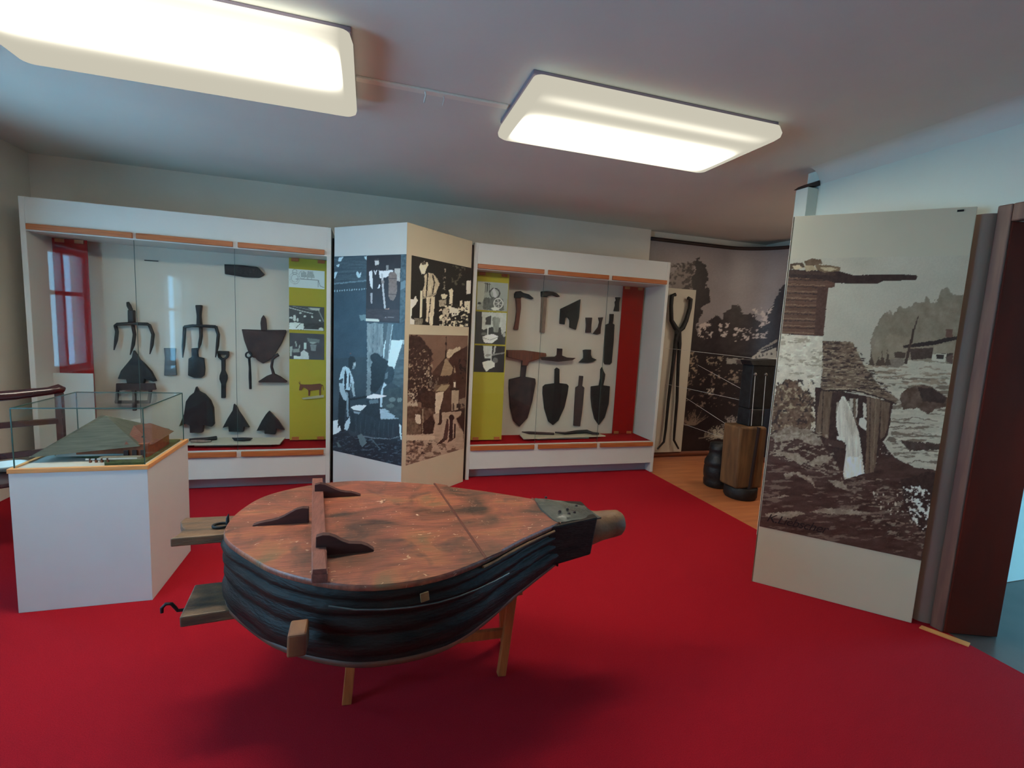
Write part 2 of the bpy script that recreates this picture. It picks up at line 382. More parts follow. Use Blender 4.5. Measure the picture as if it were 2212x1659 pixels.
def homog(src, dst):
    A = []
    for (x, y), (X, Y) in zip(src, dst):
        A.append([x, y, 1, 0, 0, 0, -X*x, -X*y, -X]); A.append([0, 0, 0, x, y, 1, -Y*x, -Y*y, -Y])
    return np.linalg.svd(np.array(A))[2][-1].reshape(3, 3)
def make_print(name, parent, A, B, z0, z1, nx, nz, quad, base, painter, gain, off=.002, th=.0015, label=None, m=None, curve=None):
    """flat print between floor points A and B, z0..z1; quad = layout coordinates of its corners (bl, br, tr, tl)"""
    A = np.array(A, float); B = np.array(B, float); L = np.linalg.norm(B-A); t = (B-A)/L; nrm = np.array([t[1], -t[0]])
    ss, zz = np.meshgrid(np.linspace(0, 1, nx), np.linspace(0, 1, nz)); ss = ss.ravel(); zz = zz.ravel()
    H = homog([(0, 0), (1, 0), (1, 1), (0, 1)], quad)
    q = H@np.vstack([ss, zz, np.ones_like(ss)]); X = q[0]/q[2]; Y = q[1]/q[2]
    pic = Pic(X, Y, base); painter(pic)
    if curve is None:
        P = np.column_stack([A[0]+t[0]*L*ss+nrm[0]*off, A[1]+t[1]*L*ss+nrm[1]*off, z0+(z1-z0)*zz])
    else:
        c = np.array([curve(x) for x in ss]); P = np.column_stack([c[:, 0], c[:, 1], z0+(z1-z0)*zz])
    o0 = np.array(parent_loc(parent)) if parent is not None else np.array([P[:, 0].mean(), P[:, 1].mean(), z0])
    ii = (np.arange(nz-1)[:, None]*nx+np.arange(nx-1)[None, :]).ravel()
    F = np.column_stack([ii, ii+1, ii+nx+1, ii+nx])
    me = bpy.data.meshes.new(name)
    me.from_pydata((P-o0).tolist(), [], F.tolist()); me.update()
    at = me.color_attributes.new('print', 'FLOAT_COLOR', 'POINT')
    col = np.clip(lin(np.clip(pic.c, 0, 255))*gain, 0, .9)
    at.data.foreach_set('color', np.column_stack([col, np.ones(len(col))]).astype(np.float32).ravel())
    me.materials.append(m or MATS['print_paper'])
    o = bpy.data.objects.new(name, me); sc.collection.objects.link(o); o['_w'] = tuple(float(x) for x in o0)
    if parent is not None: o.parent = parent
    else: o.location = o0
    if th:
        so = o.modifiers.new('solid', 'SOLIDIFY'); so.thickness = th; so.offset = -1
    if label: o['label'] = label
    return o
print_mat('print_paper')
def paint_mill(p):
    br = (60, 40, 32)
    p.c += 10*2*(fbm(p.X/300, p.Y/200, 3)-.5)[:, None]
    p.poly([(560,620),(640,560),(655,395),(715,300),(760,272),(770,300),(815,245),(850,262),(905,222),(950,225),(965,185),(985,225),(1020,215),(1050,150),(1080,138),(1110,185),(1150,175),(1200,190),(1160,640)], (112,100,82), 12, 16, 16, 40)
    p.poly([(640,560),(680,430),(760,400),(900,420),(1150,430),(1140,600),(620,600)], (122,108,88), 14, 30, 12, 40, mix=.6)
    p.poly([(600,560),(680,580),(860,540),(1130,560),(1110,760),(1050,1010),(990,1130),(900,1130),(770,1060),(715,985),(730,900),(785,760),(700,650),(620,590)], (152,144,124), 6, 20, 14, 60, 14)
    p.speck([(640,600),(1120,600),(1040,1110),(760,1050),(740,800)], (84,70,56), .58, 70, 10, mix=.8)
    p.speck([(640,570),(1120,570),(1100,700),(700,660)], (120,100,80), .56, 40, 9, mix=.8, off=5)
    for y, x0, x1 in ((640,700,870),(612,650,790),(860,760,1010),(905,740,900),(940,800,1000),(1050,760,880),(1090,840,990)):
        p.line([(x0,y),((x0+x1)/2,y-10),(x1,y+8)], 5, (96,82,66), rough=8, rs=20)
    p.poly([(730,560),(760,535),(820,530),(835,560),(800,580),(735,580)], (104,92,78), 3, 10, 14, 8)
    p.poly([(803,745),(812,715),(850,695),(900,678),(940,672),(985,684),(1010,705),(1075,745),(1070,790),(1000,800),(960,830),(900,800),(820,805)], (74,56,44), 6, 14, 26, 26)
    p.poly([(905,690),(985,690),(1060,745),(1050,775),(930,760)], (50,36,30), 8, 14, 10, 20)
    p.poly([(720,980),(740,950),(775,960),(780,985)], (90,78,64)); p.poly([(800,975),(900,980),(1020,990),(1020,1020),(850,1030)], (60,46,38), 8, 14, 16, 12)
    for x, h in ((650,70),(710,85),(740,80),(690,50)):
        p.poly([(x-18,570),(x-4,570-h*.6),(x,570-h*1.15),(x+5,570-h*.6),(x+18,570)], (66,52,40), 6, 9)
    p.poly([(775,500),(800,492),(840,500),(835,528),(780,528)], (64,50,40), 4, 9)
    p.poly([(862,478),(1000,470),(1110,445),(1105,520),(1000,525),(870,540)], (60,46,38), 2, 8, 14, 10)
    p.poly([(995,462),(1110,440),(1108,498),(990,505)], (124,112,92), 1, 8, 8, 20, 60)
    p.poly([(826,462),(900,447),(1010,430),(1080,412),(1132,408),(1130,425),(1060,440),(990,458),(900,468),(830,476)], (42,30,26), 3, 8)
    p.poly([(988,505),(1068,503),(1060,548),(985,542)], (160,152,132)); p.poly([(1010,508),(1055,508),(1050,532),(1012,532)], (48,38,32)); p.poly([(1062,522),(1105,505),(1100,560),(1070,548)], (80,60,50), 3, 8)
    p.poly([(1068,368),(1106,368),(1102,412),(1066,414)], (86,60,48), 2, 8)
    p.line([(915,300),(888,378),(862,470),(840,555)], [5,9,14,16], (58,42,34)); p.line([(885,375),(875,440)], 12, (52,38,30))
    # log house with stone-laden roof
    p.poly([(196,72),(470,62),(460,125),(452,150),(420,154),(400,300),(388,416),(160,405),(172,250)], (80,56,42), 2, 8, 16, 60, 6)
    for k in range(9):
        y = 100+k*37; p.line([(188-k*3,y),(408-k*3,y+6)], 4, (118,94,70), rough=4, rs=14, mix=.8); p.line([(186-k*3,y+12),(405-k*3,y+16)], 5, (48,32,26), rough=4, rs=14)
    p.poly([(360,150),(418,154),(390,412),(340,408)], (66,44,34), 3, 9, 12, 10)
    p.poly([(205,58),(480,62),(560,82),(620,80),(740,74),(905,74),(916,84),(905,102),(720,112),(690,128),(460,128),(400,110),(205,100)], (46,30,24), 2, 9, 8, 20)
    for pl, c in (([(210,30),(240,22),(285,20),(290,45),(240,60),(212,55)], (70,52,38)), ([(290,10),(330,-4),(380,0),(390,22),(350,34),(300,36)], (84,64,46)), ([(225,38),(262,32),(280,48),(240,62)], (160,142,112)),
                  ([(285,36),(340,34),(362,58),(300,66)], (140,122,94)), ([(350,30),(420,28),(490,42),(485,60),(400,72),(360,60)], (96,76,54)), ([(370,46),(430,42),(470,52),(420,66)], (150,134,104)), ([(210,62),(330,66),(460,72),(460,84),(210,84)], (58,40,30))):
        p.poly(pl, c, 4, 10, 12, 10)
    # whitewashed wall
    p.poly([(160,406),(388,418),(372,640),(352,800),(338,920),(105,900),(128,640)], (168,158,138), 1, 8, 16, 26)
    p.speck([(160,406),(388,418),(372,640),(128,640)], (128,114,92), .60, 34, 14, mix=.8); p.speck([(160,406),(388,418),(372,700),(128,700)], (186,178,158), .62, 22, 12, off=9, mix=.7)
    # bush
    p.poly([(130,690),(165,660),(210,648),(250,660),(262,700),(310,715),(335,760),(322,810),(340,870),(300,925),(230,930),(150,930),(95,940),(105,800)], (84,64,48), 18, 14, 26, 12)
    p.speck([(100,660),(340,660),(340,940),(100,940)], (150,136,108), .60, 14, mix=.7); p.speck([(100,650),(340,650),(340,940),(100,940)], (48,34,28), .60, 16, off=40)
    # mill
    p.poly([(340,690),(420,700),(640,740),(765,770),(735,940),(700,985),(650,1145),(560,1160),(480,1180),(385,1000),(338,925)], (48,32,26), 2, 9, 10, 14)
    p.poly([(455,770),(540,760),(545,880),(470,900),(450,850)], (128,118,100), 4, 9, 20, 12, 40)
    p.poly([(528,748),(545,748),(545,800),(530,800)], (150,142,124)); p.poly([(562,750),(572,750),(568,840),(558,860)], (150,142,124)); p.poly([(600,768),(618,780),(618,850),(600,850)], (160,152,134))
    p.poly([(580,855),(605,850),(618,870),(615,920),(590,905),(575,890)], (166,160,144))
    for pl in ([(372,706),(432,708),(420,840),(408,968),(340,930),(355,800)], [(622,742),(700,750),(690,860),(660,1140),(604,1150),(615,1000)], [(700,760),(748,770),(735,900),(715,950),(690,970)], [(545,745),(562,748),(560,860),(580,900),(548,860)]):
        p.poly(pl, (88,70,54), 2, 9, 20, 8, 70)
    p.line([(385,708),(372,940)], 5, (50,36,28)); p.line([(640,745),(628,1140)], 5, (54,38,30)); p.line([(672,748),(650,1100)], 4, (120,102,80), mix=.7)
    p.poly([(385,440),(550,445),(575,500),(612,575),(655,635),(700,690),(790,746),(775,782),(760,770),(690,745),(560,708),(430,716),(395,712),(368,690),(382,600)], (92,74,58), 3, 9, 26, 20, 8)
    p.speck([(385,440),(550,445),(780,745),(620,730),(370,690)], (136,120,96), .58, 22, 6, mix=.8); p.speck([(385,440),(550,445),(780,745),(620,730),(370,690)], (50,36,30), .58, 26, 7, off=30)
    p.line([(390,708),(560,706),(700,745),(780,775)], 9, (44,30,24), rough=4); p.line([(400,700),(560,696),(650,722)], 4, (140,124,100), rough=3)
    p.poly([(480,742),(498,738),(520,770),(548,850),(575,930),(590,1050),(604,1165),(590,1182),(560,1165),(500,1186),(482,1180),(496,1080),(505,1000),(470,960),(452,900),(455,820)], (172,164,146), 4, 10, 30, 10, 90)
    p.poly([(490,745),(525,800),(560,900),(540,960),(500,840)], (150,140,120), 3, 9, 26, 8, 80, mix=.7)
    p.poly([(505,1060),(580,1060),(600,1160),(560,1160),(495,1178)], (186,179,162), 9, 12, 26, 10, 40)
    p.poly([(390,965),(500,985),(495,1015),(385,1000)], (60,44,36), 3, 9); p.poly([(455,950),(500,955),(500,975),(455,970)], (180,172,154), 4, 8)
    # foreground rocks
    p.poly([(70,960),(110,935),(200,905),(300,915),(350,935),(385,990),(420,1050),(470,1120),(495,1180),(600,1150),(650,1145),(700,985),(770,1065),(880,1118),(1000,1130),(1010,1150),(900,1640),(0,1460),(40,1200)], (58,38,30), 5, 20, 18, 60, 20)
    p.poly([(100,945),(200,895),(320,920),(380,990),(330,1000),(240,965),(120,985)], (112,98,82), 10, 12, 34, 14)
    p.speck([(95,930),(400,930),(480,1180),(300,1130),(80,1050)], (138,126,106), .58, 20, 9, mix=.8)
    for pl in ([(90,1040),(150,1050),(260,1100),(300,1080),(250,1050),(150,1030)], [(300,1090),(370,1050),(430,1060),(400,1090),(320,1110)], [(165,1150),(240,1140),(310,1170),(340,1230),(300,1190),(230,1155),(170,1165)], [(400,1180),(480,1190),(520,1240),(450,1220)], [(80,1270),(200,1260),(160,1275)], [(290,1350),(400,1330),(560,1345),(640,1360),(560,1370),(400,1360)], [(60,1360),(240,1345),(280,1360),(180,1385),(70,1375)]):
        p.poly(pl, (122,108,90), 9, 12, 24, 12)
    p.speck([(60,1100),(470,1120),(960,1300),(900,1600),(40,1430)], (104,88,74), .61, 60, 12, mix=.75)
    p.speck([(480,1170),(820,1180),(980,1300),(930,1560),(560,1400)], (120,106,88), .62, 26, 9, off=12, mix=.8)
    p.poly([(800,1180),(960,1140),(1010,1150),(960,1440),(900,1460),(820,1340)], (46,30,24), 10, 14, 10, 14)
    p.speck([(810,1215),(960,1215),(955,1460),(880,1440),(830,1320)], (186,180,164), .57, 17, mix=1); p.speck([(640,1240),(860,1250),(930,1420),(700,1400)], (160,150,130), .66, 13, off=7)
    p.poly([(690,960),(720,1000),(760,1060),(700,1060)], (50,34,28), 5, 9, 8, 9); p.speck([(690,970),(740,970),(760,1050),(690,1050)], (160,150,132), .64, 10)
    p.grain(5, 5)
def paint_mural(p):
    p.c += 14*2*(fbm(p.X/260, p.Y/200, 3)-.5)[:, None]
    p.poly([(180,300),(260,220),(320,230),(330,420),(190,420)], (104,94,92), 6, 20)
    p.speck([(170,230),(330,200),(330,420),(160,420)], (52,42,40), .54, 16); p.speck([(250,210),(330,200),(330,420),(250,420)], (42,32,32), .50, 13, off=8)
    p.poly([(325,190),(350,182),(385,215),(405,255),(412,300),(392,340),(425,370),(415,440),(365,470),(372,520),(340,560),(350,640),(380,720),(280,760),(290,500),(312,380),(305,300),(330,260)], (30,22,24), 16, 14, 8, 14)
    p.poly([(340,720),(350,600),(410,560),(455,512),(500,530),(520,490),(545,485),(560,448),(585,450),(600,495),(650,500),(700,560),(740,470),(790,370),(850,300),(1000,280),(1000,830),(300,830)], (36,28,30), 16, 18, 10, 20)
    for r_ in ([(350,560),(440,560),(430,660),(360,650)], [(480,560),(545,560),(520,650),(480,640)], [(560,590),(725,590),(720,650),(560,665)], [(660,470),(750,470),(740,560),(670,530)], [(690,560),(740,560),(730,610),(690,610)]):
        p.speck(r_, (158,146,140), .50, 15, rough=14, rs=14)
    p.poly([(100,700),(640,750),(760,790),(1000,790),(1000,1400),(60,1400)], (28,19,20), 6, 20, 6, 40)
    for r_ in ([(280,740),(340,720),(350,860),(280,920)], [(400,760),(500,760),(490,900),(410,870)], [(530,840),(600,840),(585,920),(530,910)]):
        p.speck(r_, (120,106,92), .52, 14, rough=12, rs=12)
    p.speck([(250,880),(600,880),(600,1060),(240,1060)], (96,80,70), .66, 14, off=3); p.speck([(400,950),(450,950),(445,990),(405,985)], (150,138,124), .5, 10)
    p.poly([(645,765),(690,722),(768,690),(768,800),(650,792)], (150,144,132), 1, 8, 8, 20); p.poly([(676,722),(720,690),(772,655),(772,672),(700,712),(688,724)], (120,112,102), 3, 8); p.poly([(690,728),(770,690),(770,700),(692,740)], (44,36,36), 2, 8)
    for x, y in ((664,756),(680,748),(696,742),(716,737),(738,732)): p.poly([(x,y),(x+8,y-3),(x+8,y+13),(x,y+15)], (44,36,36))
    p.poly([(648,770),(766,765),(764,795),(652,790)], (172,170,156), 1, 8); p.poly([(520,770),(640,775),(640,800),(522,806)], (124,118,110), 3, 9, 16, 12); p.poly([(570,778),(600,780),(598,802),(572,804)], (60,50,50))
    p.poly([(610,800),(780,800),(780,1200),(600,1200)], (16,16,22), 5, 14)
    def tuft(cx, cy, n, L, c, a0=200, a1=340):
        rs_ = random.Random(int(cx+cy))
        for k in range(n):
            a = math.radians(rs_.uniform(a0, a1)); l = L*rs_.uniform(.5, 1); x = cx+rs_.uniform(-.35, .35)*L
            p.line([(x, cy), (x+l*math.cos(a)*.9, cy+l*math.sin(a))], [5, 2], c, mix=.8)
    tuft(305,1160,46,105,(104,88,76)); tuft(470,1240,60,70,(150,142,124),150,390); tuft(400,1240,26,50,(110,98,84),170,370); tuft(540,1170,40,62,(140,132,124),150,400); tuft(520,1230,20,60,(96,84,84),200,340)
    p.grain(4, 6)
def paint_smith(p):  # blue tint of the daylight is painted into this black and white print
    dk = (40,54,62)
    p.c += 12*2*(fbm(p.X/90, p.Y/140, 4)-.5)[:, None]
    p.poly([(0,40),(250,40),(250,240),(0,250)], (52,66,74), 0, 8, 16, 90, 8)
    for k in range(6): p.line([(0,60+k*32),(250,90+k*22)], 4, (70,86,94), mix=.5, rough=6)
    for pl in ([(45,48),(78,44),(62,78),(42,74)], [(28,104),(52,100),(48,116),(28,116)], [(14,158),(36,156),(18,205),(8,200)], [(170,162),(186,158),(196,180),(212,160),(204,200),(190,208),(176,190)], [(232,48),(255,42),(255,74),(238,66)]):
        p.poly(pl, (160,182,188), 3, 6)
    p.line([(8,243),(250,228)], 9, (92,112,120), rough=3); p.line([(10,255),(250,246)], 3, (40,52,60))
    for k in range(14): p.ell(15+k*18, 298-k*.6, 4, 7, (130,152,160), 2, 5)
    p.poly([(4,310),(250,300),(250,800),(0,800)], (40,58,70), 0, 8, 9, 70)
    p.poly([(190,485),(248,480),(248,530),(205,525)], (92,114,118), 4, 8)
    p.poly([(500,40),(545,40),(535,540),(490,560)], (60,78,86), 2, 8, 30, 14); p.poly([(500,250),(540,235),(536,290),(498,310)], (96,116,124), 3, 9)
    p.poly([(250,545),(300,550),(370,556),(372,700),(368,800),(300,820),(272,1090),(246,1085),(252,800)], (108,122,126), 8, 12, 26, 18, 50)
    p.line([(300,560),(290,800)], 5, (70,84,90), rough=5); p.line([(330,560),(322,760)], 4, (80,94,100), rough=5)
    p.poly([(372,556),(405,560),(395,700),(370,690)], (60,74,80), 2, 8)
    p.poly([(445,560),(535,560),(530,690),(440,690)], (52,70,80), 2, 8, 12, 10, 50)
    p.poly([(385,682),(524,688),(518,938),(450,900),(405,875),(398,830),(368,812),(372,740)], (178,200,208), 1, 8, 5, 60)
    p.poly([(405,556),(446,562),(425,720),(405,850),(392,880),(372,840),(385,720)], (84,100,106), 2, 8, 14, 12, 60); p.line([(440,565),(415,740),(404,860)], 5, (150,170,176))
    p.poly([(520,690),(530,930),(528,1060),(440,1010),(400,880),(450,900)], (62,78,84), 3, 9, 20, 40, 14)
    p.poly([(278,785),(310,772),(335,780),(365,818),(408,838),(402,880),(410,930),(378,960),(370,1000),(340,1040),(310,1078),(272,1050),(280,960),(276,880),(290,840),(272,815)], (20,30,36), 5, 9, 6, 14)
    p.poly([(405,875),(440,885),(452,930),(440,985),(410,1015),(385,1000),(370,985),(380,930)], (34,48,56), 3, 9, 12, 12); p.poly([(385,930),(405,920),(400,970),(380,975)], (84,100,106), 3, 6)
    p.poly([(375,995),(395,1020),(368,1040),(360,1180),(342,1180),(352,1060)], (160,182,190), 2, 7)
    p.poly([(370,1050),(530,1040),(520,1290),(480,1280),(360,1190)], (48,62,66), 6, 12, 16, 26); p.ell(435,1130,26,16,(92,108,108),5,8); p.ell(490,1135,18,18,(96,112,112),5,8); p.ell(420,1175,30,15,(76,92,92),5,8)
    p.poly([(236,1098),(270,1088),(300,1078),(340,1088),(396,1100),(350,1112),(300,1116),(238,1108)], (228,240,244)); p.line([(85,1112),(160,1108),(240,1098)], 16, (16,24,30))
    p.poly([(240,1125),(345,1118),(345,1280),(210,1215),(225,1180),(250,1160)], (30,42,50), 2, 8, 8, 14); p.poly([(262,1125),(330,1120),(335,1150),(268,1152)], (86,104,112), 3, 7)
    p.poly([(128,1168),(170,1156),(245,1160),(225,1185),(200,1202),(150,1188)], (190,212,220), 2, 7)
    p.poly([(342,1195),(380,1195),(415,1218),(400,1220),(455,1250),(450,1262),(482,1276),(350,1272)], (140,164,174), 2, 7, 16, 30, 5)
    p.poly([(122,1195),(200,1215),(345,1275),(485,1282),(482,1408),(420,1422),(300,1400),(180,1365),(128,1340),(115,1290)], (34,48,56), 3, 9, 12, 10, 60)
    p.poly([(150,1200),(200,1212),(190,1225),(155,1215)], (120,140,148), 2, 7)
    for k in range(9): p.line([(170+k*34,1250+k*7),(165+k*34,1360+k*6)], 3, (64,80,88), mix=.6, rough=4)
    p.line([(190,1380),(300,1408),(420,1424),(482,1410)], 5, (96,114,122), rough=3)
    # smith with tongs
    p.poly([(0,1262),(38,1256),(60,1335),(40,1350),(0,1366)], (188,206,212), 2, 7); p.poly([(88,1290),(124,1230),(125,1290),(105,1340),(84,1330)], (160,182,188), 4, 8)
    p.poly([(52,1010),(122,1012),(126,1130),(120,1245),(98,1250),(95,1150),(86,1250),(84,1345),(60,1350),(55,1290),(36,1320),(38,1180)], (20,30,36), 3, 8, 6, 10)
    p.poly([(96,1050),(112,1060),(116,1240),(102,1240)], (110,130,138), 3, 7, 20, 9)
    p.poly([(74,866),(92,862),(120,880),(140,930),(156,990),(150,1000),(130,985),(128,1040),(92,1040),(70,1000),(76,950),(46,962),(60,900)], (156,178,184), 2, 7, 22, 10)
    p.poly([(92,880),(104,940),(96,1030),(84,1030),(84,930)], (24,34,42), 1, 7); p.poly([(120,900),(128,940),(124,1020),(114,1020)], (30,42,50), 1, 7)
    p.poly([(44,985),(70,988),(86,1040),(106,1092),(96,1118),(80,1112),(52,1050)], (140,160,166), 2, 7); p.poly([(134,985),(152,998),(162,1075),(166,1092),(150,1090),(138,1040)], (130,150,156), 2, 7)
    p.ell(148,850,20,36,(112,124,128),2,7); p.poly([(116,800),(132,788),(160,800),(168,830),(150,840),(142,880),(124,890),(112,850)], (22,30,36), 3, 7); p.ell(160,852,7,12,(160,170,172)); p.ell(130,771,6,5,(90,60,60))
    p.poly([(0,1366),(110,1345),(130,1380),(300,1420),(500,1430),(520,1700),(0,1700)], (26,37,45), 5, 12, 9, 40, 18)
    p.speck([(0,1370),(500,1430),(500,1700),(0,1700)], (66,86,96), .63, 24, 9, mix=.8)
    p.poly([(180,1382),(206,1370),(222,1385),(248,1440),(215,1470),(198,1450)], (78,98,102), 3, 8); p.line([(280,1412),(345,1495)], 6, (70,88,94)); p.poly([(26,1425),(40,1422),(58,1455),(40,1460)], (80,98,98), 3, 7)
    p.poly([(484,1310),(500,1330),(504,1440),(494,1430)], (176,198,206), 2, 7)
    p.grain(4, 4)
def paint_inset(p):
    p.c += 5*2*(fbm(p.X/40, p.Y/60, 3)-.5)[:, None]
    W_ = (196,198,200)
    p.poly([(455,140),(500,140),(497,240),(470,230)], (150,148,142), 3, 8, 16, 9); p.poly([(346,150),(380,158),(440,148),(452,160),(420,185),(400,205),(352,210)], W_, 2, 7, 14, 9)
    p.poly([(400,115),(415,115),(416,150),(398,155)], (120,116,112), 2, 6)
    p.poly([(276,158),(296,150),(304,175),(306,240),(300,262),(345,252),(356,262),(350,284),(300,290),(284,268),(278,220)], W_, 1, 7, 12, 10)
    p.poly([(300,150),(345,150),(350,240),(340,280),(300,300)], (34,26,28), 1, 7); p.line([(312,150),(322,180),(330,150)], 6, W_)
    p.poly([(316,78),(324,68),(344,68),(348,90),(344,115),(322,118)], (176,172,168), 1, 6); p.poly([(318,112),(345,108),(342,136),(322,134)], (40,30,30), 2, 6); p.poly([(314,66),(346,64),(346,76),(314,80)], (60,52,50), 1, 6)
    p.line([(368,180),(376,300),(388,432)], 13, (160,160,160)); p.ell(374,238,11,14,(120,112,108),2,6)
    p.poly([(416,180),(428,165),(462,165),(474,190),(476,300),(468,350),(450,380),(430,378),(414,345)], (104,88,80), 2, 8, 18, 12)
    p.line([(418,215),(472,215)], 4, (60,46,42)); p.line([(416,330),(472,332)], 4, (60,46,42))
    p.poly([(364,450),(390,440),(420,438),(426,468),(400,482),(368,478)], (146,110,92), 2, 7, 14, 8)
    p.poly([(284,322),(300,320),(298,350),(296,400),(286,400)], (140,138,140), 2, 6); p.poly([(250,440),(495,450),(492,540),(250,520)], (46,32,32), 3, 8, 14, 30, 10)
    p.line([(390,508),(450,506)], 5, (110,100,96), rough=3)
    p.poly([(248,512),(348,522),(347,537),(248,530)], (180,182,172))
def paint_forge(p):
    W_ = (178,170,150)
    p.poly([(40,372),(85,372),(88,352),(102,352),(104,372),(116,376),(96,415),(72,440),(66,512),(88,524),(92,575),(40,575)], (196,188,168), 1, 7, 6, 20)
    p.poly([(132,310),(148,308),(146,400),(144,505),(128,505)], W_, 1, 6, 14, 9); p.poly([(90,510),(150,512),(150,555),(95,560)], (96,92,80), 4, 8, 26, 8)
    p.poly([(120,128),(134,104),(158,88),(186,96),(188,118),(176,140),(162,182),(140,184),(128,152)], (184,178,158), 2, 7, 18, 14); p.poly([(140,92),(178,92),(170,112),(138,116)], (66,62,54), 3, 7)
    p.poly([(160,196),(182,176),(206,172),(230,182),(256,214),(276,250),(262,290),(246,330),(226,352),(180,360),(152,350),(150,300),(164,250)], (156,148,128), 2, 8, 30, 12, 26)
    p.line([(186,180),(180,270),(176,350)], 10, (24,22,18), rough=3); p.line([(222,190),(236,240),(222,330)], 9, (40,36,30), rough=3)
    p.line([(150,362),(200,350),(246,326)], 12, (120,112,96)); p.poly([(176,356),(238,350),(236,440),(222,575),(204,575),(196,450),(190,540),(172,530),(180,440)], (170,162,142), 3, 8, 28, 10, 40)
    p.line([(208,365),(200,470)], 7, (40,36,30), rough=3)
    p.speck([(360,110),(470,125),(465,280),(370,260)], (80,80,66), .55, 18, mix=.8); p.speck([(300,190),(330,190),(320,300),(300,290)], (110,108,96), .6, 12)
    p.poly([(312,138),(322,138),(320,165),(314,165)], (130,126,112))
    p.poly([(345,300),(366,286),(378,300),(372,412),(348,415),(352,340)], W_, 2, 7); p.poly([(284,334),(310,326),(336,338),(318,366),(296,366)], W_, 2, 7); p.poly([(270,376),(326,368),(322,420),(276,424)], (130,124,108), 3, 8, 30, 8)
    p.poly([(480,225),(515,222),(515,320),(478,326)], (190,184,166), 1, 6); p.poly([(464,380),(508,376),(502,468),(464,464)], (178,172,154), 1, 6); p.poly([(430,376),(446,374),(450,420),(478,440),(430,438)], W_, 3, 7)
    p.speck([(272,410),(490,420),(490,580),(276,580)], (180,172,152), .50, 22, 14); p.poly([(300,440),(345,420),(330,580),(296,580)], (150,144,126), 5, 9, 30, 10); p.speck([(300,400),(490,400),(490,580),(300,580)], (28,26,22), .56, 16, 10, off=14)
    p.poly([(352,420),(420,440),(420,480),(380,492),(348,470)], (186,180,162), 3, 8); 
    for x in (362,382,400): p.ell(x,474,6,6,(36,32,28))
    p.grain(5, 4)
def paint_church(p):
    p.c += 8*2*(fbm(p.X/80, p.Y/90, 3)-.5)[:, None]
    p.poly([(326,800),(345,745),(375,748),(400,732),(430,728),(436,748),(400,775),(370,800),(340,812)], (156,144,124), 6, 9, 16, 12)
    p.poly([(345,830),(385,775),(440,745),(500,705),(500,1240),(340,1230)], (56,36,30), 5, 12, 12, 30); p.speck([(420,820),(490,800),(480,1000),(420,960)], (28,16,16), .5, 16)
    p.poly([(240,1075),(362,1010),(362,1225),(236,1230)], (64,44,36), 1, 8, 10, 20)
    p.poly([(246,1066),(306,1066),(298,1120),(284,1165),(272,1228),(236,1228)], (166,156,138), 1, 7, 8, 20); p.poly([(180,1085),(225,1010),(270,1000),(345,1015),(352,1022),(315,1062),(200,1085)], (88,70,56), 2, 8, 20, 40, 7); p.poly([(290,1015),(350,1012),(318,1060),(250,1062)], (134,120,96), 2, 8, 10, 40, 6)
    p.poly([(326,790),(332,822),(352,850),(376,882),(374,915),(350,952),(340,1000),(300,1010),(256,1018),(232,1000),(218,960),(226,918),(262,874),(300,838),(320,806)], (122,106,86), 1, 7, 12, 40, 6)
    p.poly([(320,806),(312,850),(296,900),(280,960),(330,975),(340,1000),(256,1018),(232,1000),(218,960),(226,918),(262,874)], (62,44,36), 1, 7, 10, 20)
    p.poly([(236,930),(284,950),(368,940),(352,958),(340,1000),(256,1018),(228,990)], (52,36,30), 2, 7, 14, 12)
    p.line([(324,812),(327,730),(330,650)], [14,5,3], (40,26,22)); p.ell(327,704,8,11,(42,28,24)); p.ell(328,658,4,5,(42,28,24))
    p.line([(386,880),(388,838)], [6,3], (46,30,26)); p.poly([(386,858),(392,885),(402,915),(398,938),(368,938),(370,910),(382,885)], (58,40,34), 1, 6); p.poly([(386,870),(394,900),(396,920),(384,925)], (130,116,96), 1, 6)
    p.poly([(376,975),(400,975),(398,1040),(374,1040)], (70,52,44)); p.poly([(380,992),(394,992),(392,1030),(380,1030)], (176,170,156))
    p.poly([(352,1038),(420,1036),(422,1052),(352,1054)], (44,28,24)); p.poly([(364,1054),(418,1052),(412,1196),(362,1204)], (140,128,110), 1, 7, 8, 20); p.poly([(372,1150),(382,1148),(382,1200),(370,1200)], (60,44,36))
    p.poly([(420,1120),(466,1100),(460,1180),(416,1190)], (110,96,84), 3, 8)
    p.speck([(400,1150),(470,1150),(460,1240),(395,1235)], (36,22,20), .42, 14)
    p.poly([(36,650),(90,640),(130,645),(165,690),(200,740),(222,770),(226,830),(210,880),(220,930),(245,1000),(232,1075),(180,1100),(160,1160),(100,1150),(30,1100),(40,800)], (46,30,26), 16, 16, 14, 16)
    p.speck([(40,740),(230,760),(230,1080),(40,1080)], (132,118,100), .63, 13); p.speck([(150,900),(230,920),(220,980),(150,960)], (170,160,144), .58, 13, off=5); p.speck([(30,1080),(110,1080),(110,1180),(30,1180)], (150,140,124), .50, 16, off=2)
    p.poly([(140,1090),(245,1060),(240,1230),(140,1230)], (50,34,28), 8, 12, 12, 12); p.speck([(200,980),(270,960),(250,1060),(200,1060)], (90,80,70), .55, 14)
    p.poly([(20,1180),(235,1190),(236,1260),(225,1380),(22,1395)], (76,58,48), 8, 12, 30, 20); p.poly([(96,1238),(132,1242),(134,1310),(92,1306)], (168,160,146), 3, 8); p.line([(148,1200),(150,1380)], 8, (120,108,92), rough=3)
    p.poly([(150,1300),(215,1240),(240,1300),(215,1385),(150,1385)], (48,32,28), 6, 10, 12, 10); p.poly([(30,1300),(90,1290),(140,1340),(130,1388),(28,1392)], (86,70,58), 4, 9, 24, 12)
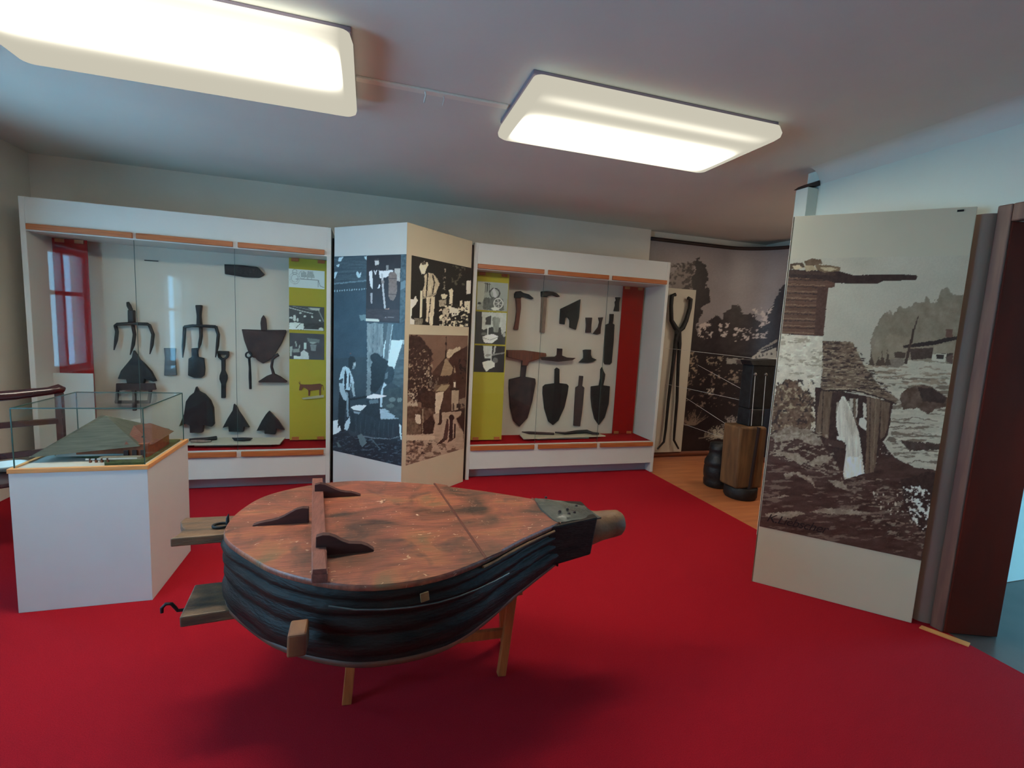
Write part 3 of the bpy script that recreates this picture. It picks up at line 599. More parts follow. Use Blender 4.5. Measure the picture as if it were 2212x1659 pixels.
    p.poly([(228,1236),(300,1218),(436,1206),(432,1232),(395,1262),(420,1330),(446,1350),(446,1490),(0,1640),(20,1392),(225,1380),(240,1300)], (140,124,108), 3, 10, 14, 40, 12)
    p.poly([(20,1395),(240,1392),(236,1420),(20,1440)], (158,144,126), 3, 9)
    p.poly([(272,1200),(290,1200),(292,1290),(280,1310),(255,1312),(270,1290)], (52,36,32), 2, 7); p.poly([(396,1262),(440,1232),(470,1240),(460,1400),(440,1345)], (42,26,24), 4, 8)
    p.speck([(20,1435),(220,1425),(440,1480),(20,1640)], (84,66,56), .52, 34, 16, mix=.9); p.speck([(20,1435),(220,1425),(150,1570),(20,1640)], (50,36,32), .60, 20, 12, off=11)
    p.ell(362,1255,20,22,(40,24,24)); p.poly([(350,1268),(372,1270),(370,1330),(368,1408),(340,1412),(344,1330)], (44,28,28), 2, 6); p.poly([(326,1262),(338,1270),(340,1330),(330,1412),(298,1408),(312,1340)], (66,44,40), 2, 6)
    p.poly([(380,1296),(392,1302),(390,1350),(388,1404),(376,1404)], (48,32,30), 2, 6); p.poly([(300,1405),(330,1412),(285,1448),(248,1458)], (50,34,30), 2, 6); p.poly([(340,1412),(392,1400),(360,1424),(330,1440)], (60,42,36), 2, 6)
    p.grain(5, 4)
def paint_wheels(p):
    p.c += 10*2*(fbm(p.X/50, p.Y/40, 3)-.5)[:, None]
    p.poly([(38,200),(110,200),(100,350),(38,420)], (140,144,134), 3, 8)
    for x in (112,128,145): p.line([(x,208),(x-4,285)], 7, (44,44,42))
    p.line([(104,210),(152,216)], 6, (40,40,38)); p.poly([(220,210),(300,215),(300,330),(235,300)], (118,122,116), 3, 8)
    for a in np.linspace(0, 2*math.pi, 40): p.ell(190+42*math.cos(a), 290+42*math.sin(a), 6, 6, (50,50,50))
    p.poly([(100,330),(260,330),(270,435),(90,435)], (72,74,70), 8, 10, 30, 14); p.poly([(168,262),(186,244),(212,310),(196,330),(180,320)], (150,150,150), 3, 7)
    for a in np.linspace(0, 2*math.pi, 40): p.ell(222+38*math.cos(a), 375+42*math.sin(a), 5, 5, (156,158,152))
    for a in (20,80,140): p.line([(222+36*math.cos(math.radians(a)),375+40*math.sin(math.radians(a))),(222-36*math.cos(math.radians(a)),375-40*math.sin(math.radians(a)))], 6, (150,152,146))
    p.ell(196,422,34,14,(164,166,158),3,7); p.ell(60,380,14,12,(40,40,40),3,6)
def paint_ladle(p):
    p.c += 6*2*(fbm(p.X/40, p.Y/40, 3)-.5)[:, None]
    p.poly([(80,452),(295,452),(288,610),(250,640),(240,580),(160,580),(95,605),(82,600)], (150,154,148), 2, 8, 14, 16); p.poly([(112,500),(158,480),(160,560),(112,560)], (48,48,46), 4, 8)
    p.poly([(166,498),(190,490),(238,500),(230,560),(220,622),(180,622)], (106,110,102), 3, 8, 24, 10, 40); p.line([(132,585),(130,655)], 11, (170,172,166)); p.ell(100,640,26,12,(84,84,80),3,7)
    p.poly([(86,662),(130,645),(180,638),(218,656),(214,682),(166,716),(104,712),(92,690)], (182,184,176), 2, 7, 12, 30, 8); p.line([(90,672),(150,690),(216,664)], 5, (110,112,106)); p.ell(272,640,14,20,(130,132,126),4,6)
def paint_shovelphoto(p):
    p.poly([(90,740),(172,738),(166,846),(104,846)], (150,154,148), 2, 7, 12, 9, 40); p.line([(195,740),(185,800)], 14, (140,142,136)); p.line([(122,822),(190,812),(282,794)], [22,14,10], (112,112,106), rough=4)
    p.line([(166,780),(160,868)], 9, (150,150,144)); p.ell(196,862,22,24,(90,88,84),3,7); p.poly([(84,882),(120,868),(160,862),(190,886),(188,918),(150,936),(118,958),(96,925)], (170,170,160), 2, 7, 10, 30, 8)
def paint_drawing(p):
    for (cx, cy, r_) in ((318,256,44),(318,256,30),(385,225,30),(450,235,26),(318,200,20)):
        for a in np.linspace(0, 2*math.pi, 44): p.ell(cx+r_*math.cos(a), cy+r_*math.sin(a)*1.15, 3, 3, (104,114,114), mix=.7)
    p.poly([(430,190),(480,190),(495,250),(425,250)], (120,130,128), 3, 8, 14, 10); p.line([(330,262),(530,268),(545,320),(580,335)], 6, (96,106,106)); p.line([(530,268),(525,330)], 5, (104,114,114)); p.poly([(370,200),(420,200),(420,245),(375,245)], (110,120,120), 4, 8, 20, 9, mix=.8)
def paint_shop1(p):
    p.c += 8*2*(fbm(p.X/30, p.Y/30, 3)-.5)[:, None]
    p.line([(268,518),(370,545),(480,570)], 7, (150,156,152)); p.line([(300,505),(470,540)], 4, (110,116,114)); p.poly([(440,518),(545,520),(540,545),(480,540)], (140,146,140), 2, 7)
    p.line([(535,545),(580,640)], 5, (130,136,132)); p.poly([(268,655),(330,650),(405,662),(400,715),(268,715)], (172,180,174), 3, 7, 14, 30, 8); p.line([(330,700),(370,660)], 6, (60,62,60))
    for q in ((318,612,14,30),(370,565,12,8),(410,595,12,9),(475,600,8,12),(285,610,14,10),(345,628,8,18),(545,630,7,8)): p.ell(*q, (158,166,160), 4, 6)
    p.poly([(400,660),(580,650),(580,700),(405,705)], (40,42,42), 4, 8, 16, 20, 6); p.line([(400,712),(575,716)], 7, (150,156,150)); p.ell(555,706,20,12,(150,156,150),4,6)
def paint_shop2(p):
    p.c += 10*2*(fbm(p.X/60, p.Y/60, 3)-.5)[:, None]
    p.poly([(398,832),(420,832),(422,885),(400,890)], (150,168,162), 2, 6); p.line([(326,824),(332,862)], 11, (120,134,130)); p.line([(362,855),(352,900)], 10, (130,140,136)); p.ell(480,828,30,12,(130,140,136),4,7); p.poly([(430,790),(540,800),(536,830),(430,820)], (90,100,98), 4, 8)
    p.poly([(455,845),(510,850),(505,905),(460,900)], (104,112,112), 4, 8, 14, 10); p.poly([(362,978),(372,915),(400,895),(440,925),(445,978)], (160,168,166), 4, 8, 10, 14); p.poly([(308,945),(365,955),(365,978),(308,975)], (168,178,172), 2, 7); p.poly([(300,890),(360,880),(360,915),(305,918)], (110,120,116), 4, 8); p.poly([(272,862),(298,862),(290,950),(272,950)], (130,140,136), 4, 8)

# ------------------------------------------------------------------ display cases
def case(u0, u1, label, joints, kick_label=None):
    F, B = 4.446, 4.90; zt = 2.262; zf = .345; wt = .035
    t = thing('display_case', label, 'display case', ((u0+u1)/2, 4.66, 0), 'built-in white tool cases')
    MB().box(u0, u0+wt, F, B, 0, zt).build('side_panel', white, t, .003)
    MB().box(u1-wt, u1, F, B, 0, zt).build('side_panel', white, t, .003)
    MB().box(u0+wt, u1-wt, F+.002, B, 2.022, zt-.001).build('header', white, t)
    MB().box(u0+wt, u1-wt, F+.002, F+.03, .105, .345).build('lower_rail', white, t)
    MB().box(u0+wt, u1-wt, F+.03, B-.04, .30, .335).build('base_shelf', white, t)
    MB().box(u0+wt, u1-wt, F+.10, F+.12, 0, .30).build('kick_board', mat('grey_kick_board', rgb(176, 172, 178), .5), t)
    MB().box(u0+wt, u1-wt, 4.85, B, .30, 2.022).build('backing_board', backm, t)
    MB().box(u0+wt, u1-wt, F+.032, 4.85, .335, .345).build('red_floor_cloth', cloth, t)
    for (a, b) in joints:
        for z0, z1 in ((2.03, 2.072), (.296, .34)):
            MB().box(a, b, F-.018, F+.002, z0, z1).build('wood_strip', strip, t, .003)
    g = [u0+wt]+[(joints[i][1]+joints[i+1][0])/2 for i in range(len(joints)-1)]+[u1-wt]
    for i in range(len(g)-1):
        y = F+.008+(.008 if i == 1 else 0)
        MB().box(g[i]-(.01 if i else -.001), g[i+1]+(.01 if i < len(g)-2 else -.001), y, y+.005, .345, 2.022).build('glass_pane', clear, t)
    for i in range(1, len(g)-1):
        MB().box(g[i]-.0125, g[i]-.0105, F+.0075, F+.0135, .346, 2.02).build('pane_edge', gedge, t)
    return t
cL = case(-2.433, -.318, 'long white wall case at left with hoes and plough shares behind glass', [(-2.39, -1.742), (-1.717, -1.06), (-1.024, -.37)])
cR = case(.921, 3.02, 'white wall case right of the angled photo panel with axes and shovels behind glass', [(.958, 1.615), (1.655, 2.31), (2.35, 2.985)])
# dark gap boards between cases and prism
BKN = 4.80
def hang(name, th_label, cat, px_polys, m, n1=4.846, th=.022, sm=0, bev=.004, group=None):
    """a single forged piece: outline in photograph pixels laid on the case's backing board"""
    b = MB()
    for poly in px_polys:
        P = [pt(x, y, n=4.835) for x, y in poly]; P = [(p[0], p[2]) for p in P]
        if sm: P = smooth_poly(P, sm)
        b.slab(P, n1-th, n1)
    return tag(b.build(name, m, bevel=bev), th_label, cat, group)
def L5(*p): return [(220+.205*x, 620+.205*y) for x, y in p]
def C6(*p): return [(1080+.217*x, 600+.217*y) for x, y in p]
def p3(xy, n=4.80): 
    q = pt(xy[0], xy[1], n=n); return (q[0], q[1], q[2])
# --- left case: two three-pronged hoes
def hoe(label, socket, bar, prongs, extra=None):
    q = pt(*L5(socket[0])[0], n=4.83)
    t = thing('pronged_hoe', label, 'hoe', (q[0], 4.83, q[2]), 'three-pronged hoes')
    b = MB(); P = [pt(*c, n=4.83) for c in L5(*socket)]; b.slab([(p[0], p[2]) for p in P], 4.80, 4.849); b.build('socket', iron, t, .008)
    b = MB().tube([p3(c) for c in L5(*bar)], .013, 8); b.build('crossbar', iron, t)
    for pr in prongs:
        pts = [p3(c, 4.83-.010*i) for i, c in enumerate(L5(*pr))]
        MB().tube(pts, [.014]*(len(pts)-1)+[.004], 8).build('prong', iron, t)
    if extra:
        MB().tube([p3(c, 4.81) for c in L5(*extra)], [.01, .018, .016], 8).build('bent_tang', iron, t)
    return t
hoe('three-pronged iron hoe with bent pointed tang, above the leftmost plough share', [(285, 240), (350, 245), (352, 400), (288, 400)],
    [(140, 410), (160, 392), (310, 385), (480, 390), (510, 410)],
    [[(142, 405), (160, 470), (150, 560), (128, 665)], [(325, 395), (345, 500), (330, 610), (298, 715)], [(500, 398), (540, 500), (528, 610), (505, 708)]],
    [(272, 158), (285, 195), (308, 245)])
hoe('three-pronged iron hoe with a straight socket, in the middle of the left case', [(992, 190), (1060, 190), (1048, 300), (1060, 420), (1003, 420), (1008, 300)],
    [(870, 420), (950, 408), (1100, 412), (1200, 418)],
    [[(872, 418), (868, 520), (860, 620), (852, 745)], [(1042, 420), (1045, 520), (1032, 600), (1018, 660)], [(1200, 415), (1228, 500), (1218, 620), (1198, 742)]])
hang('broad_hoe_blade', 'large broad pointed iron blade with upright tang at the right of the left case', 'tool',
     [L5((1475, 445), (1690, 452), (1938, 452), (1945, 475), (1890, 600), (1800, 745), (1740, 785), (1700, 806), (1640, 770), (1620, 745), (1590, 742), (1550, 700), (1500, 560)),
      L5((1680, 470), (1672, 380), (1680, 330), (1703, 295), (1730, 335), (1738, 400), (1740, 470))], rust)
hang('plough_share', 'wide winged iron plough share below the left hoe, highest of the shares', 'plough share',
     [L5((345, 665), (378, 710), (410, 765), (470, 820), (530, 890), (582, 990), (555, 995), (462, 962), (450, 1040), (285, 1040), (270, 970), (182, 965), (215, 880), (290, 790), (330, 740))], iron, th=.04, group='iron plough shares')
hang('plough_share', 'tallest dome-shaped iron plough share with horn tip, on the bottom row', 'plough share',
     [L5((1005, 1045), (1030, 1095), (1090, 1125), (1150, 1190), (1183, 1270), (1192, 1440), (1170, 1465), (1080, 1445), (1070, 1527), (942, 1527), (940, 1450), (900, 1432), (828, 1462), (880, 1330), (900, 1200), (940, 1140), (985, 1105))], iron, th=.05, group='iron plough shares')
hang('plough_share', 'medium winged iron plough share with curved horn tip, second in the bottom row', 'plough share',
     [L5((1397, 1228), (1430, 1262), (1445, 1300), (1500, 1380), (1560, 1475), (1505, 1465), (1500, 1518), (1345, 1518), (1340, 1462), (1280, 1478), (1335, 1375), (1385, 1295))], iron, th=.04, group='iron plough shares')
hang('plough_share', 'smallest winged iron plough share, at the right end of the bottom row', 'plough share',
     [L5((1765, 1302), (1800, 1335), (1860, 1400), (1930, 1502), (1845, 1485), (1832, 1545), (1720, 1540), (1718, 1498), (1636, 1510), (1690, 1405), (1735, 1335))], iron, th=.04, group='iron plough shares')
hang('spade_head', 'small dark iron spade head hanging under the middle hoe', 'spade head',
     [L5((945, 645), (1022, 640), (1015, 690), (1020, 735), (1078, 748), (1090, 860), (1082, 930), (1050, 955), (975, 957), (910, 930), (915, 755), (950, 735))], iron)
hang('hoe_blade', 'flat rectangular iron blade, paled for glare on the glass, left of the small spade head', 'blade',
     [L5((655, 642), (782, 645), (775, 720), (792, 930), (660, 932), (668, 740))], mat('glare_paled_iron', rgb(96, 98, 100), .5, metal=.3, var=.2, vscale=9))  # glare on the case glass is put into the paler iron colour
hang('ring_topped_bar', 'heavy iron bar with D-shaped ring top and round boss', 'tool',
     [L5((1225, 672), (1342, 676), (1342, 728), (1325, 712), (1240, 708), (1222, 728)),
      L5((1222, 690), (1246, 700), (1252, 730), (1275, 750), (1262, 772), (1228, 740)), L5((1342, 690), (1318, 700), (1310, 732), (1285, 750), (1296, 772), (1335, 740)),
      L5((1262, 745), (1302, 745), (1304, 820), (1302, 880), (1325, 930), (1325, 970), (1308, 1020), (1305, 1168), (1262, 1168), (1262, 1020), (1243, 970), (1245, 930), (1264, 880))], iron, th=.03)
t = thing('ring_rod', 'slim twisted iron rod with ring eye beside the broad pointed blade', 'tool', p3(L5((1545, 715))[0]))
rg = [L5((1547+30*math.cos(a), 717+30*math.sin(a)))[0] for a in np.linspace(0, 2*math.pi, 17)]
MB().tube([p3(c) for c in rg], .008, 8, cap=False).build('ring', iron, t)
MB().tube([p3(c) for c in L5((1552, 748), (1560, 850), (1562, 950), (1566, 1075))], [.012, .011, .014, .012], 6).build('rod', iron, t)
t = thing('scraper', 'iron scraper with curved stem and wide triangular foot near the yellow strip', 'scraper', p3(L5((1800, 1000))[0]))
MB().tube([p3(c) for c in L5((1862, 712), (1835, 725), (1800, 760), (1788, 840), (1812, 925))], [.016, .014, .012, .012, .014], 8).build('stem', rust, t)
P = [pt(*c, n=4.83) for c in L5((1655, 990), (1740, 935), (1795, 915), (1830, 915), (1880, 940), (1955, 992), (1950, 1003), (1660, 1002))]
MB().slab([(p[0], p[2]) for p in P], 4.80, 4.846).build('blade', rust, t, .004)
hang('iron_plate', 'long dark iron plate with slanted end, hanging alone near the top of the left case', 'iron plate',
     [[(485, 571), (524, 573), (556, 577), (572, 593), (560, 600), (530, 599), (486, 592)]], iron)
hang('thin_wire_hook', 'short thin dark wire high on the left case backing', 'wire', [[(311, 561), (341, 563), (341, 565), (311, 563)]], iron, th=.006, bev=0)
hang('stirrup_frame', 'dark iron stirrup-shaped frame with centre post, seen through the glass showcase', 'tool',
     [L5((190, 1005), (590, 1005), (604, 1072), (560, 1075), (540, 1215), (180, 1215), (172, 1185), (515, 1185), (528, 1078), (215, 1078), (205, 1190), (178, 1200), (188, 1075)),
      L5((355, 1075), (392, 1075), (398, 1290), (362, 1290))], rust, th=.025, n1=4.79)
# white paper tags under it and a small white jar in the left case
for i, pl in enumerate((((250, 907), (268, 904), (267, 916), (258, 914)), ((281, 907), (303, 904), (306, 922), (300, 931), (288, 925)))):
    hang('paper_tag', ['small white paper tag below the stirrup frame, left one', 'larger white paper tag below the stirrup frame, right one'][i], 'paper tag', [list(pl)], mat('white_paper', rgb(225, 218, 205), .8), th=.004, bev=0)
# board with flat tools on the floor of each case
def fboard(label, quad, zb=.385):
    P = [pt(x, y, z=zb) for x, y in quad]
    b = MB().plate([(p[0], p[1]) for p in P], zb-.01, zb); b.build
    for p in (P[0], P[1]): pass
    cx = sum(p[0] for p in P)/4; cy = sum(p[1] for p in P)/4
    b.box(cx-.3, cx+.3, cy-.03, cy+.03, .345, zb-.01)
    return tag(b.build('display_board', mat('beige_board', rgb(190, 180, 160), .7)), label, 'board')
fboard('low beige board on the red floor of the left case', [(375, 960), (604, 958), (616, 945), (420, 945)])
fboard('low beige board on the red floor of the right case carrying an iron spear', [(1131, 947), (1308, 941), (1290, 935.5), (1122, 937)], .38)
def lying(name, label, cat, path, rad, m, zb, grp=None):
    P = [pt(x, y, z=zb+max(rad)) for x, y in path]
    return tag(MB().tube([tuple(p) for p in P], rad, 8).build(name, m), label, cat, grp)
lying('iron_bar', 'dark iron bar lying flat at the left of the left case board', 'iron bar', [(409, 950), (430, 949), (452, 948), (468, 946)], [.012, .014, .016, .018], iron, .385)
lying('bark_piece', 'flat grey-brown wooden piece lying under the iron bar', 'wood piece', [(412, 953), (432, 953), (456, 953)], [.01, .014, .008], handlep, .385)
lying('boat_shaped_iron', 'small boat-shaped iron piece lying mid board in the left case', 'tool', [(502, 946), (508, 949), (525, 949), (540, 948.5), (545, 947)], [.004, .014, .018, .014, .004], iron, .385)
lying('iron_spear', 'long rusty iron spear with crosspiece lying on the right case board', 'spear', [(1127, 933), (1143, 935), (1170, 936), (1197, 937)], [.004, .016, .014, .012], rust, .38)
lying('gnarled_iron', 'gnarled dark iron piece lying right of the rusty spear', 'tool', [(1199, 934), (1220, 936), (1245, 933), (1268, 932), (1280, 936), (1294, 937)], [.008, .014, .02, .022, .016, .012], iron, .38)
# --- right case
def adze(label, head, handle, hm):
    q = pt(*C6(handle[0])[0], n=4.83); t = thing('adze', label, 'adze', (q[0], 4.83, q[2]), 'adzes')
    for nm, poly, mm, th in (('head', head, iron, .04), ('handle', handle, hm, .03)):
        P = [pt(*c, n=4.83) for c in C6(*poly)]; MB().slab([(p[0], p[2]) for p in P], 4.846-th, 4.846).build(nm, mm, t, .006)
adze('adze with reddish curved wooden handle, top left of the right case', [(142, 160), (155, 138), (200, 132), (228, 150), (285, 166), (332, 206), (312, 216), (245, 188), (208, 188), (205, 205), (142, 202)],
     [(155, 200), (207, 200), (208, 300), (195, 400), (180, 518), (133, 516), (152, 430), (164, 330)], handlew)
adze('adze with pale straight wooden handle, second from the left on the top row', [(406, 136), (465, 132), (525, 140), (560, 155), (592, 186), (568, 192), (520, 174), (468, 182), (466, 196), (408, 192)],
     [(413, 190), (466, 190), (458, 330), (442, 550), (397, 545), (404, 380)], handlep)
hang('broad_axe_head', 'large flared broad axe head with square notch, top row of the right case', 'axe head', [C6((800, 213), (792, 330), (785, 400), (755, 518), (690, 494), (692, 425), (672, 393), (650, 398), (642, 465), (592, 458), (596, 375), (600, 310), (700, 262))], iron)
hang('wedge_head', 'small straight iron wedge head left of the small hatchet', 'wedge', [C6((852, 396), (916, 396), (908, 470), (905, 546), (850, 546), (858, 470))], rust)
hang('small_hatchet', 'small hatchet head with slanted blade and pale hole', 'hatchet head', [C6((978, 396), (1025, 393), (1012, 440), (1002, 500), (998, 556), (965, 565), (925, 556), (975, 490), (988, 440))], rust)
hang('iron_cramp', 'small waisted iron piece at the top right above the long blade', 'tool', [C6((1147, 194), (1197, 195), (1185, 245), (1183, 335), (1130, 333), (1146, 275), (1143, 240), (1155, 225))], iron)
hang('long_narrow_spade', 'long narrow iron blade at the right of the right case, beside the red strip', 'spade', [C6((1092, 360), (1131, 360), (1126, 430), (1120, 455), (1138, 466), (1128, 650), (1110, 845), (1092, 864), (1042, 862), (1031, 840), (1040, 640), (1050, 468), (1085, 455), (1090, 420))], iron)
hang('socketed_hoe', 'wide flat iron hoe with short upright socket, middle row of the right case', 'hoe', [C6((552, 700), (603, 704), (600, 770), (650, 790), (735, 795), (700, 818), (560, 832), (400, 815), (393, 786), (530, 782), (548, 765))], rust, n1=4.797)
hang('hat_shaped_hatchet', 'hat-shaped iron hatchet blade, right of the socketed hoe', 'blade', [C6((825, 720), (850, 714), (906, 716), (903, 765), (915, 795), (960, 815), (925, 838), (870, 848), (782, 843), (828, 798), (830, 760))], iron)
t = thing('t_handled_shovel', 'large round-pointed shovel with wooden T handle, bottom left of the right case', 'shovel', p3(C6((190, 1480))[0]), 'hanging shovels')
for nm, polys, mm in (('handle', [((65, 718), (240, 721), (452, 750), (456, 782), (300, 832), (284, 835), (268, 875), (212, 872), (216, 825), (65, 788))], handlew),
                      ('blade', [((212, 868), (266, 868), (252, 985), (350, 1003), (354, 1050), (320, 1230), (272, 1395), (192, 1481), (135, 1425), (100, 1290), (87, 1100), (90, 1012), (203, 985))], rust)):
    b = MB()
    for poly in polys:
        P = [pt(*c, n=4.83) for c in C6(*poly)]; b.slab([(p[0], p[2]) for p in P], 4.815 if nm == 'blade' else 4.80, 4.846)
    b.build(nm, mm, t, .006)
hang('round_pointed_shovel', 'broad round-pointed shovel head with short socket, second in the bottom row', 'shovel head', [C6((545, 910), (565, 893), (590, 908), (590, 1048), (665, 1058), (682, 1075), (670, 1160), (640, 1290), (580, 1420), (525, 1466), (480, 1430), (440, 1300), (424, 1150), (426, 1082), (450, 1062), (542, 1050))], iron, group='hanging shovels')
hang('narrow_spade', 'narrow straight iron spade between two pointed shovel heads', 'spade', [C6((790, 975), (828, 978), (820, 1050), (816, 1075), (838, 1092), (825, 1250), (815, 1340), (795, 1478), (730, 1472), (742, 1250), (752, 1092), (780, 1075))], rust, group='hanging shovels')
hang('ribbed_shovel', 'sharp triangular shovel head with centre rib, last in the bottom row', 'shovel head', [C6((1000, 912), (1015, 888), (1030, 930), (1046, 960), (1040, 1010), (1026, 1070), (1092, 1080), (1080, 1250), (1040, 1390), (982, 1466), (940, 1405), (915, 1300), (903, 1200), (905, 1082), (985, 1072), (998, 1000))], iron, group='hanging shovels')

# --- coloured strips standing inside the cases
def banner(label, x0, x1, n, z0, z1, m, clips=True, col='strip'):
    t = thing('hanging_banner', label, 'banner', ((x0+x1)/2, n, z0))
    MB().box(x0, x1, n-.003, n+.003, z0, z1).build('paper', m, t)
    for x in (x0+.05, x1-.05):
        for z in (z0, z1-.03): MB().box(x-.03, x+.03, n-.012, n+.012, z, z+.03).build('wooden_clamp', strip, t, .002)
    return t
def PB(x, y, n): q = pt(x, y, n=n); return q[0], q[2]
NY = 4.60
yR = banner('tall olive yellow strip with three photographs at the left of the right case', PB(1024, 760, NY)[0], PB(1092, 760, NY)[0], NY, .36, 2.018, yelp)
rR = banner('tall plain red strip at the right end of the right case', 2.69, 2.955, 4.815, .35, 2.018, redp)
yL = banner('tall olive yellow strip with three pictures at the right of the left case', PB(625, 760, 4.74)[0], -.372, 4.74, .36, 2.018, yelp)
rL = banner('tall plain red strip at the left end of the left case', max(PB(85, 520, 4.74)[0], -2.395), PB(188, 520, 4.74)[0], 4.74, .36, 2.018, redp)
def bprint(ban, n, tf, quad, base, painter, gain, label, nx=56, nz=50):
    P = [pt(*tf(q), n=n) for q in quad]
    x0 = (P[0][0]+P[3][0])/2; x1 = (P[1][0]+P[2][0])/2; z0 = (P[0][2]+P[1][2])/2; z1 = (P[2][2]+P[3][2])/2
    if ban is yL: x1 = min(x1, -.378)
    make_print('photograph', ban, (x0, n-.004), (x1, n-.004), z0, z1, nx, nz, quad, base, painter, gain, off=.001, label=label)
tfR = lambda q: (1020+.2532*q[0], 560+.2532*q[1]); tfL = lambda q: (560+.241*q[0], 540+.241*q[1])
bprint(yR, NY, tfR, [(38,436),(298,441),(306,200),(44,193)], (118,122,116), paint_wheels, 2.0, 'grey photograph of spoked wheels')
bprint(yR, NY, tfR, [(22,722),(280,726),(294,453),(29,450)], (44,44,42), paint_ladle, 2.0, 'grey photograph of a tub and ladle')
bprint(yR, NY, tfR, [(12,962),(268,964),(280,740),(21,735)], (36,32,32), paint_shovelphoto, 2.0, 'dark photograph of a pale shovel blade')
bprint(yL, 4.74, tfL, [(265,335),(586,350),(586,186),(265,172)], (156,166,164), paint_drawing, 1.9, 'pale pencil drawing of a machine')
bprint(yL, 4.74, tfL, [(268,716),(583,724),(583,512),(268,497)], (48,52,52), paint_shop1, 1.9, 'dark photograph of a workshop with a beam')
bprint(yL, 4.74, tfL, [(272,976),(583,986),(583,752),(272,744)], (50,53,58), paint_shop2, 1.9, 'dark photograph of pots in a workshop')
_c = lambda *p: [(pt(*tfL(q), n=4.735)[0], pt(*tfL(q), n=4.735)[2]) for q in p]
b = MB(); b.slab(_c((368,1203),(400,1206),(470,1206),(548,1198),(562,1215),(552,1250),(500,1256),(446,1262),(425,1245),(398,1228),(386,1238),(381,1258),(357,1257),(362,1225)), 4.728, 4.737)
for q in (((440,1255),(458,1255),(455,1306),(441,1306)), ((538,1248),(552,1246),(551,1304),(540,1306))): b.slab(_c(*q), 4.728, 4.737)
for q in (((352,1186),(356,1185),(368,1204),(363,1206)), ((362,1176),(365,1176),(370,1204),(366,1204)), ((555,1203),(572,1212),(580,1250),(576,1262),(570,1222))): b.slab(_c(*q), 4.730, 4.735)
b.build('cow_cutout', mat('brown_cutout', rgb(110, 66, 44), .7), yL, label='small brown cut-out of a horned cow')
MB().slab(_c((382,1326),(500,1308),(578,1298),(578,1320),(500,1330),(395,1338)), 4.726, 4.738).build('pale_label_strip', mat('pale_strip', rgb(176, 172, 140), .7), yL)
_x0 = pt(97, 880, n=4.66)[0]; _x1 = pt(205, 880, n=4.66)[0]; _z = pt(150, 806, n=4.66)[2]
tag(MB().box(_x0, _x1, 4.655, 4.665, .346, _z).build('white_card', mat('white_card', rgb(205, 208, 205), .5)), 'plain white card standing at the foot of the left red strip, behind the showcase', 'card')

# ------------------------------------------------------------------ angled photo prism between the cases
PA, PB_, PC = (-.29, 4.42), (.27, 3.87), (.89, 4.40)
t = prism = thing('photo_prism', 'white three-sided exhibit pillar with old photographs between the two cases', 'exhibit panel', (.27, 4.25, 0))
MB().plate([PA, PB_, (.285, 4.55), (-.28, 4.60)], 0, 2.263).build('left_board', white, t, .003)
MB().plate([PB_, PC, (.865, 4.60), (.285, 4.55)], 0, 2.263).build('right_board', cream, t, .003)  # warm light on this face is put into its board colour
tag(MB().box(-.316, -.283, 4.60, 4.99, 0, 2.2).build('dark_post', dark), 'dark upright board in the gap left of the photo pillar', 'board')
tag(MB().box(.896, .918, 4.47, 4.99, 0, 2.24).build('dark_post', dark), 'dark upright board in the gap right of the photo pillar', 'board')
make_print('photograph', prism, PA, PB_, .335, 2.022, 130, 300, [(0,1480),(500,1632),(545,38),(12,40)], (44,58,66), paint_smith, 1.55, label='large black and white photograph of a smith at a hammer, blue daylight tint painted in')
_t = (np.array(PB_)-np.array(PA)); _t = _t/np.linalg.norm(_t)
make_print('photograph', prism, np.array(PA)+_t*.374, np.array(PA)+_t*.730, 1.49, 2.018, 70, 100, [(248,535),(490,552),(502,40),(260,40)], (32,22,24), paint_inset, 1.7, off=.004, label='small upright photograph of a man with a long hammer')
_t2 = (np.array(PC)-np.array(PB_)); _t2 = _t2/np.linalg.norm(_t2)
_A = np.array(PB_)
make_print('photograph', prism, _A+_t2*.055, _A+_t2*.818, 1.485, 2.022, 120, 100, [(58,556),(500,570),(520,128),(65,45)], (20,19,17), paint_forge, 2.1, label='black and white photograph of a man in a hat at work')
make_print('photograph', prism, _A+_t2*.048, _A+_t2*.805, .33, 1.405, 120, 190, [(22,1618),(447,1478),(492,640),(50,637)], (98,76,64), paint_church, 2.0, label='sepia picture of a church with an onion dome')

# ------------------------------------------------------------------ watermill picture panel
QA, QB = np.array((2.320, 2.257)), np.array((2.878, 1.703)); tq = (QB-QA)/np.linalg.norm(QB-QA); nq = np.array([tq[1], -tq[0]])
back = -nq*.035
panel = thing('picture_panel', 'tall cream standing panel with a brown watermill picture at right', 'exhibit panel', (float((QA+QB)[0]/2), float((QA+QB)[1]/2), 0))
MB().plate([tuple(QA), tuple(QB), tuple(QB+back), tuple(QA+back)], 0, 2.212).build('board', cream, panel, .003)
MB().plate([tuple(QA-tq*.004+nq*.001), tuple(QA-tq*.0005+nq*.001), tuple(QA-tq*.0005+back), tuple(QA-tq*.004+back)], 0, 2.21).build('side_edge', mat('dark_panel_edge', rgb(120, 96, 70), .5), panel)
MB().tube([tuple(list(QA+tq*.71+nq*.001)+[2.195]), tuple(list(QA+tq*.735+nq*.001)+[2.196])], .005, 6).build('hanging_eye', iron, panel)
make_print('picture', panel, QA+tq*.004, QB-tq*.001, .363, 1.975, 250, 430, [(32,1424),(904,1612),(1213,-40),(215,0)], (150,142,124), paint_mill, 2.05, label='brown printed picture of an old watermill by a stream')
_tx = bpy.data.curves.new('signature', 'FONT'); _tx.body = 'K.Liebscher'; _tx.size = .072; _tx.shear = .35; _tx.extrude = .0004; _tx.space_character = .92
_so = bpy.data.objects.new('signature', _tx); sc.collection.objects.link(_so); _so.parent = panel
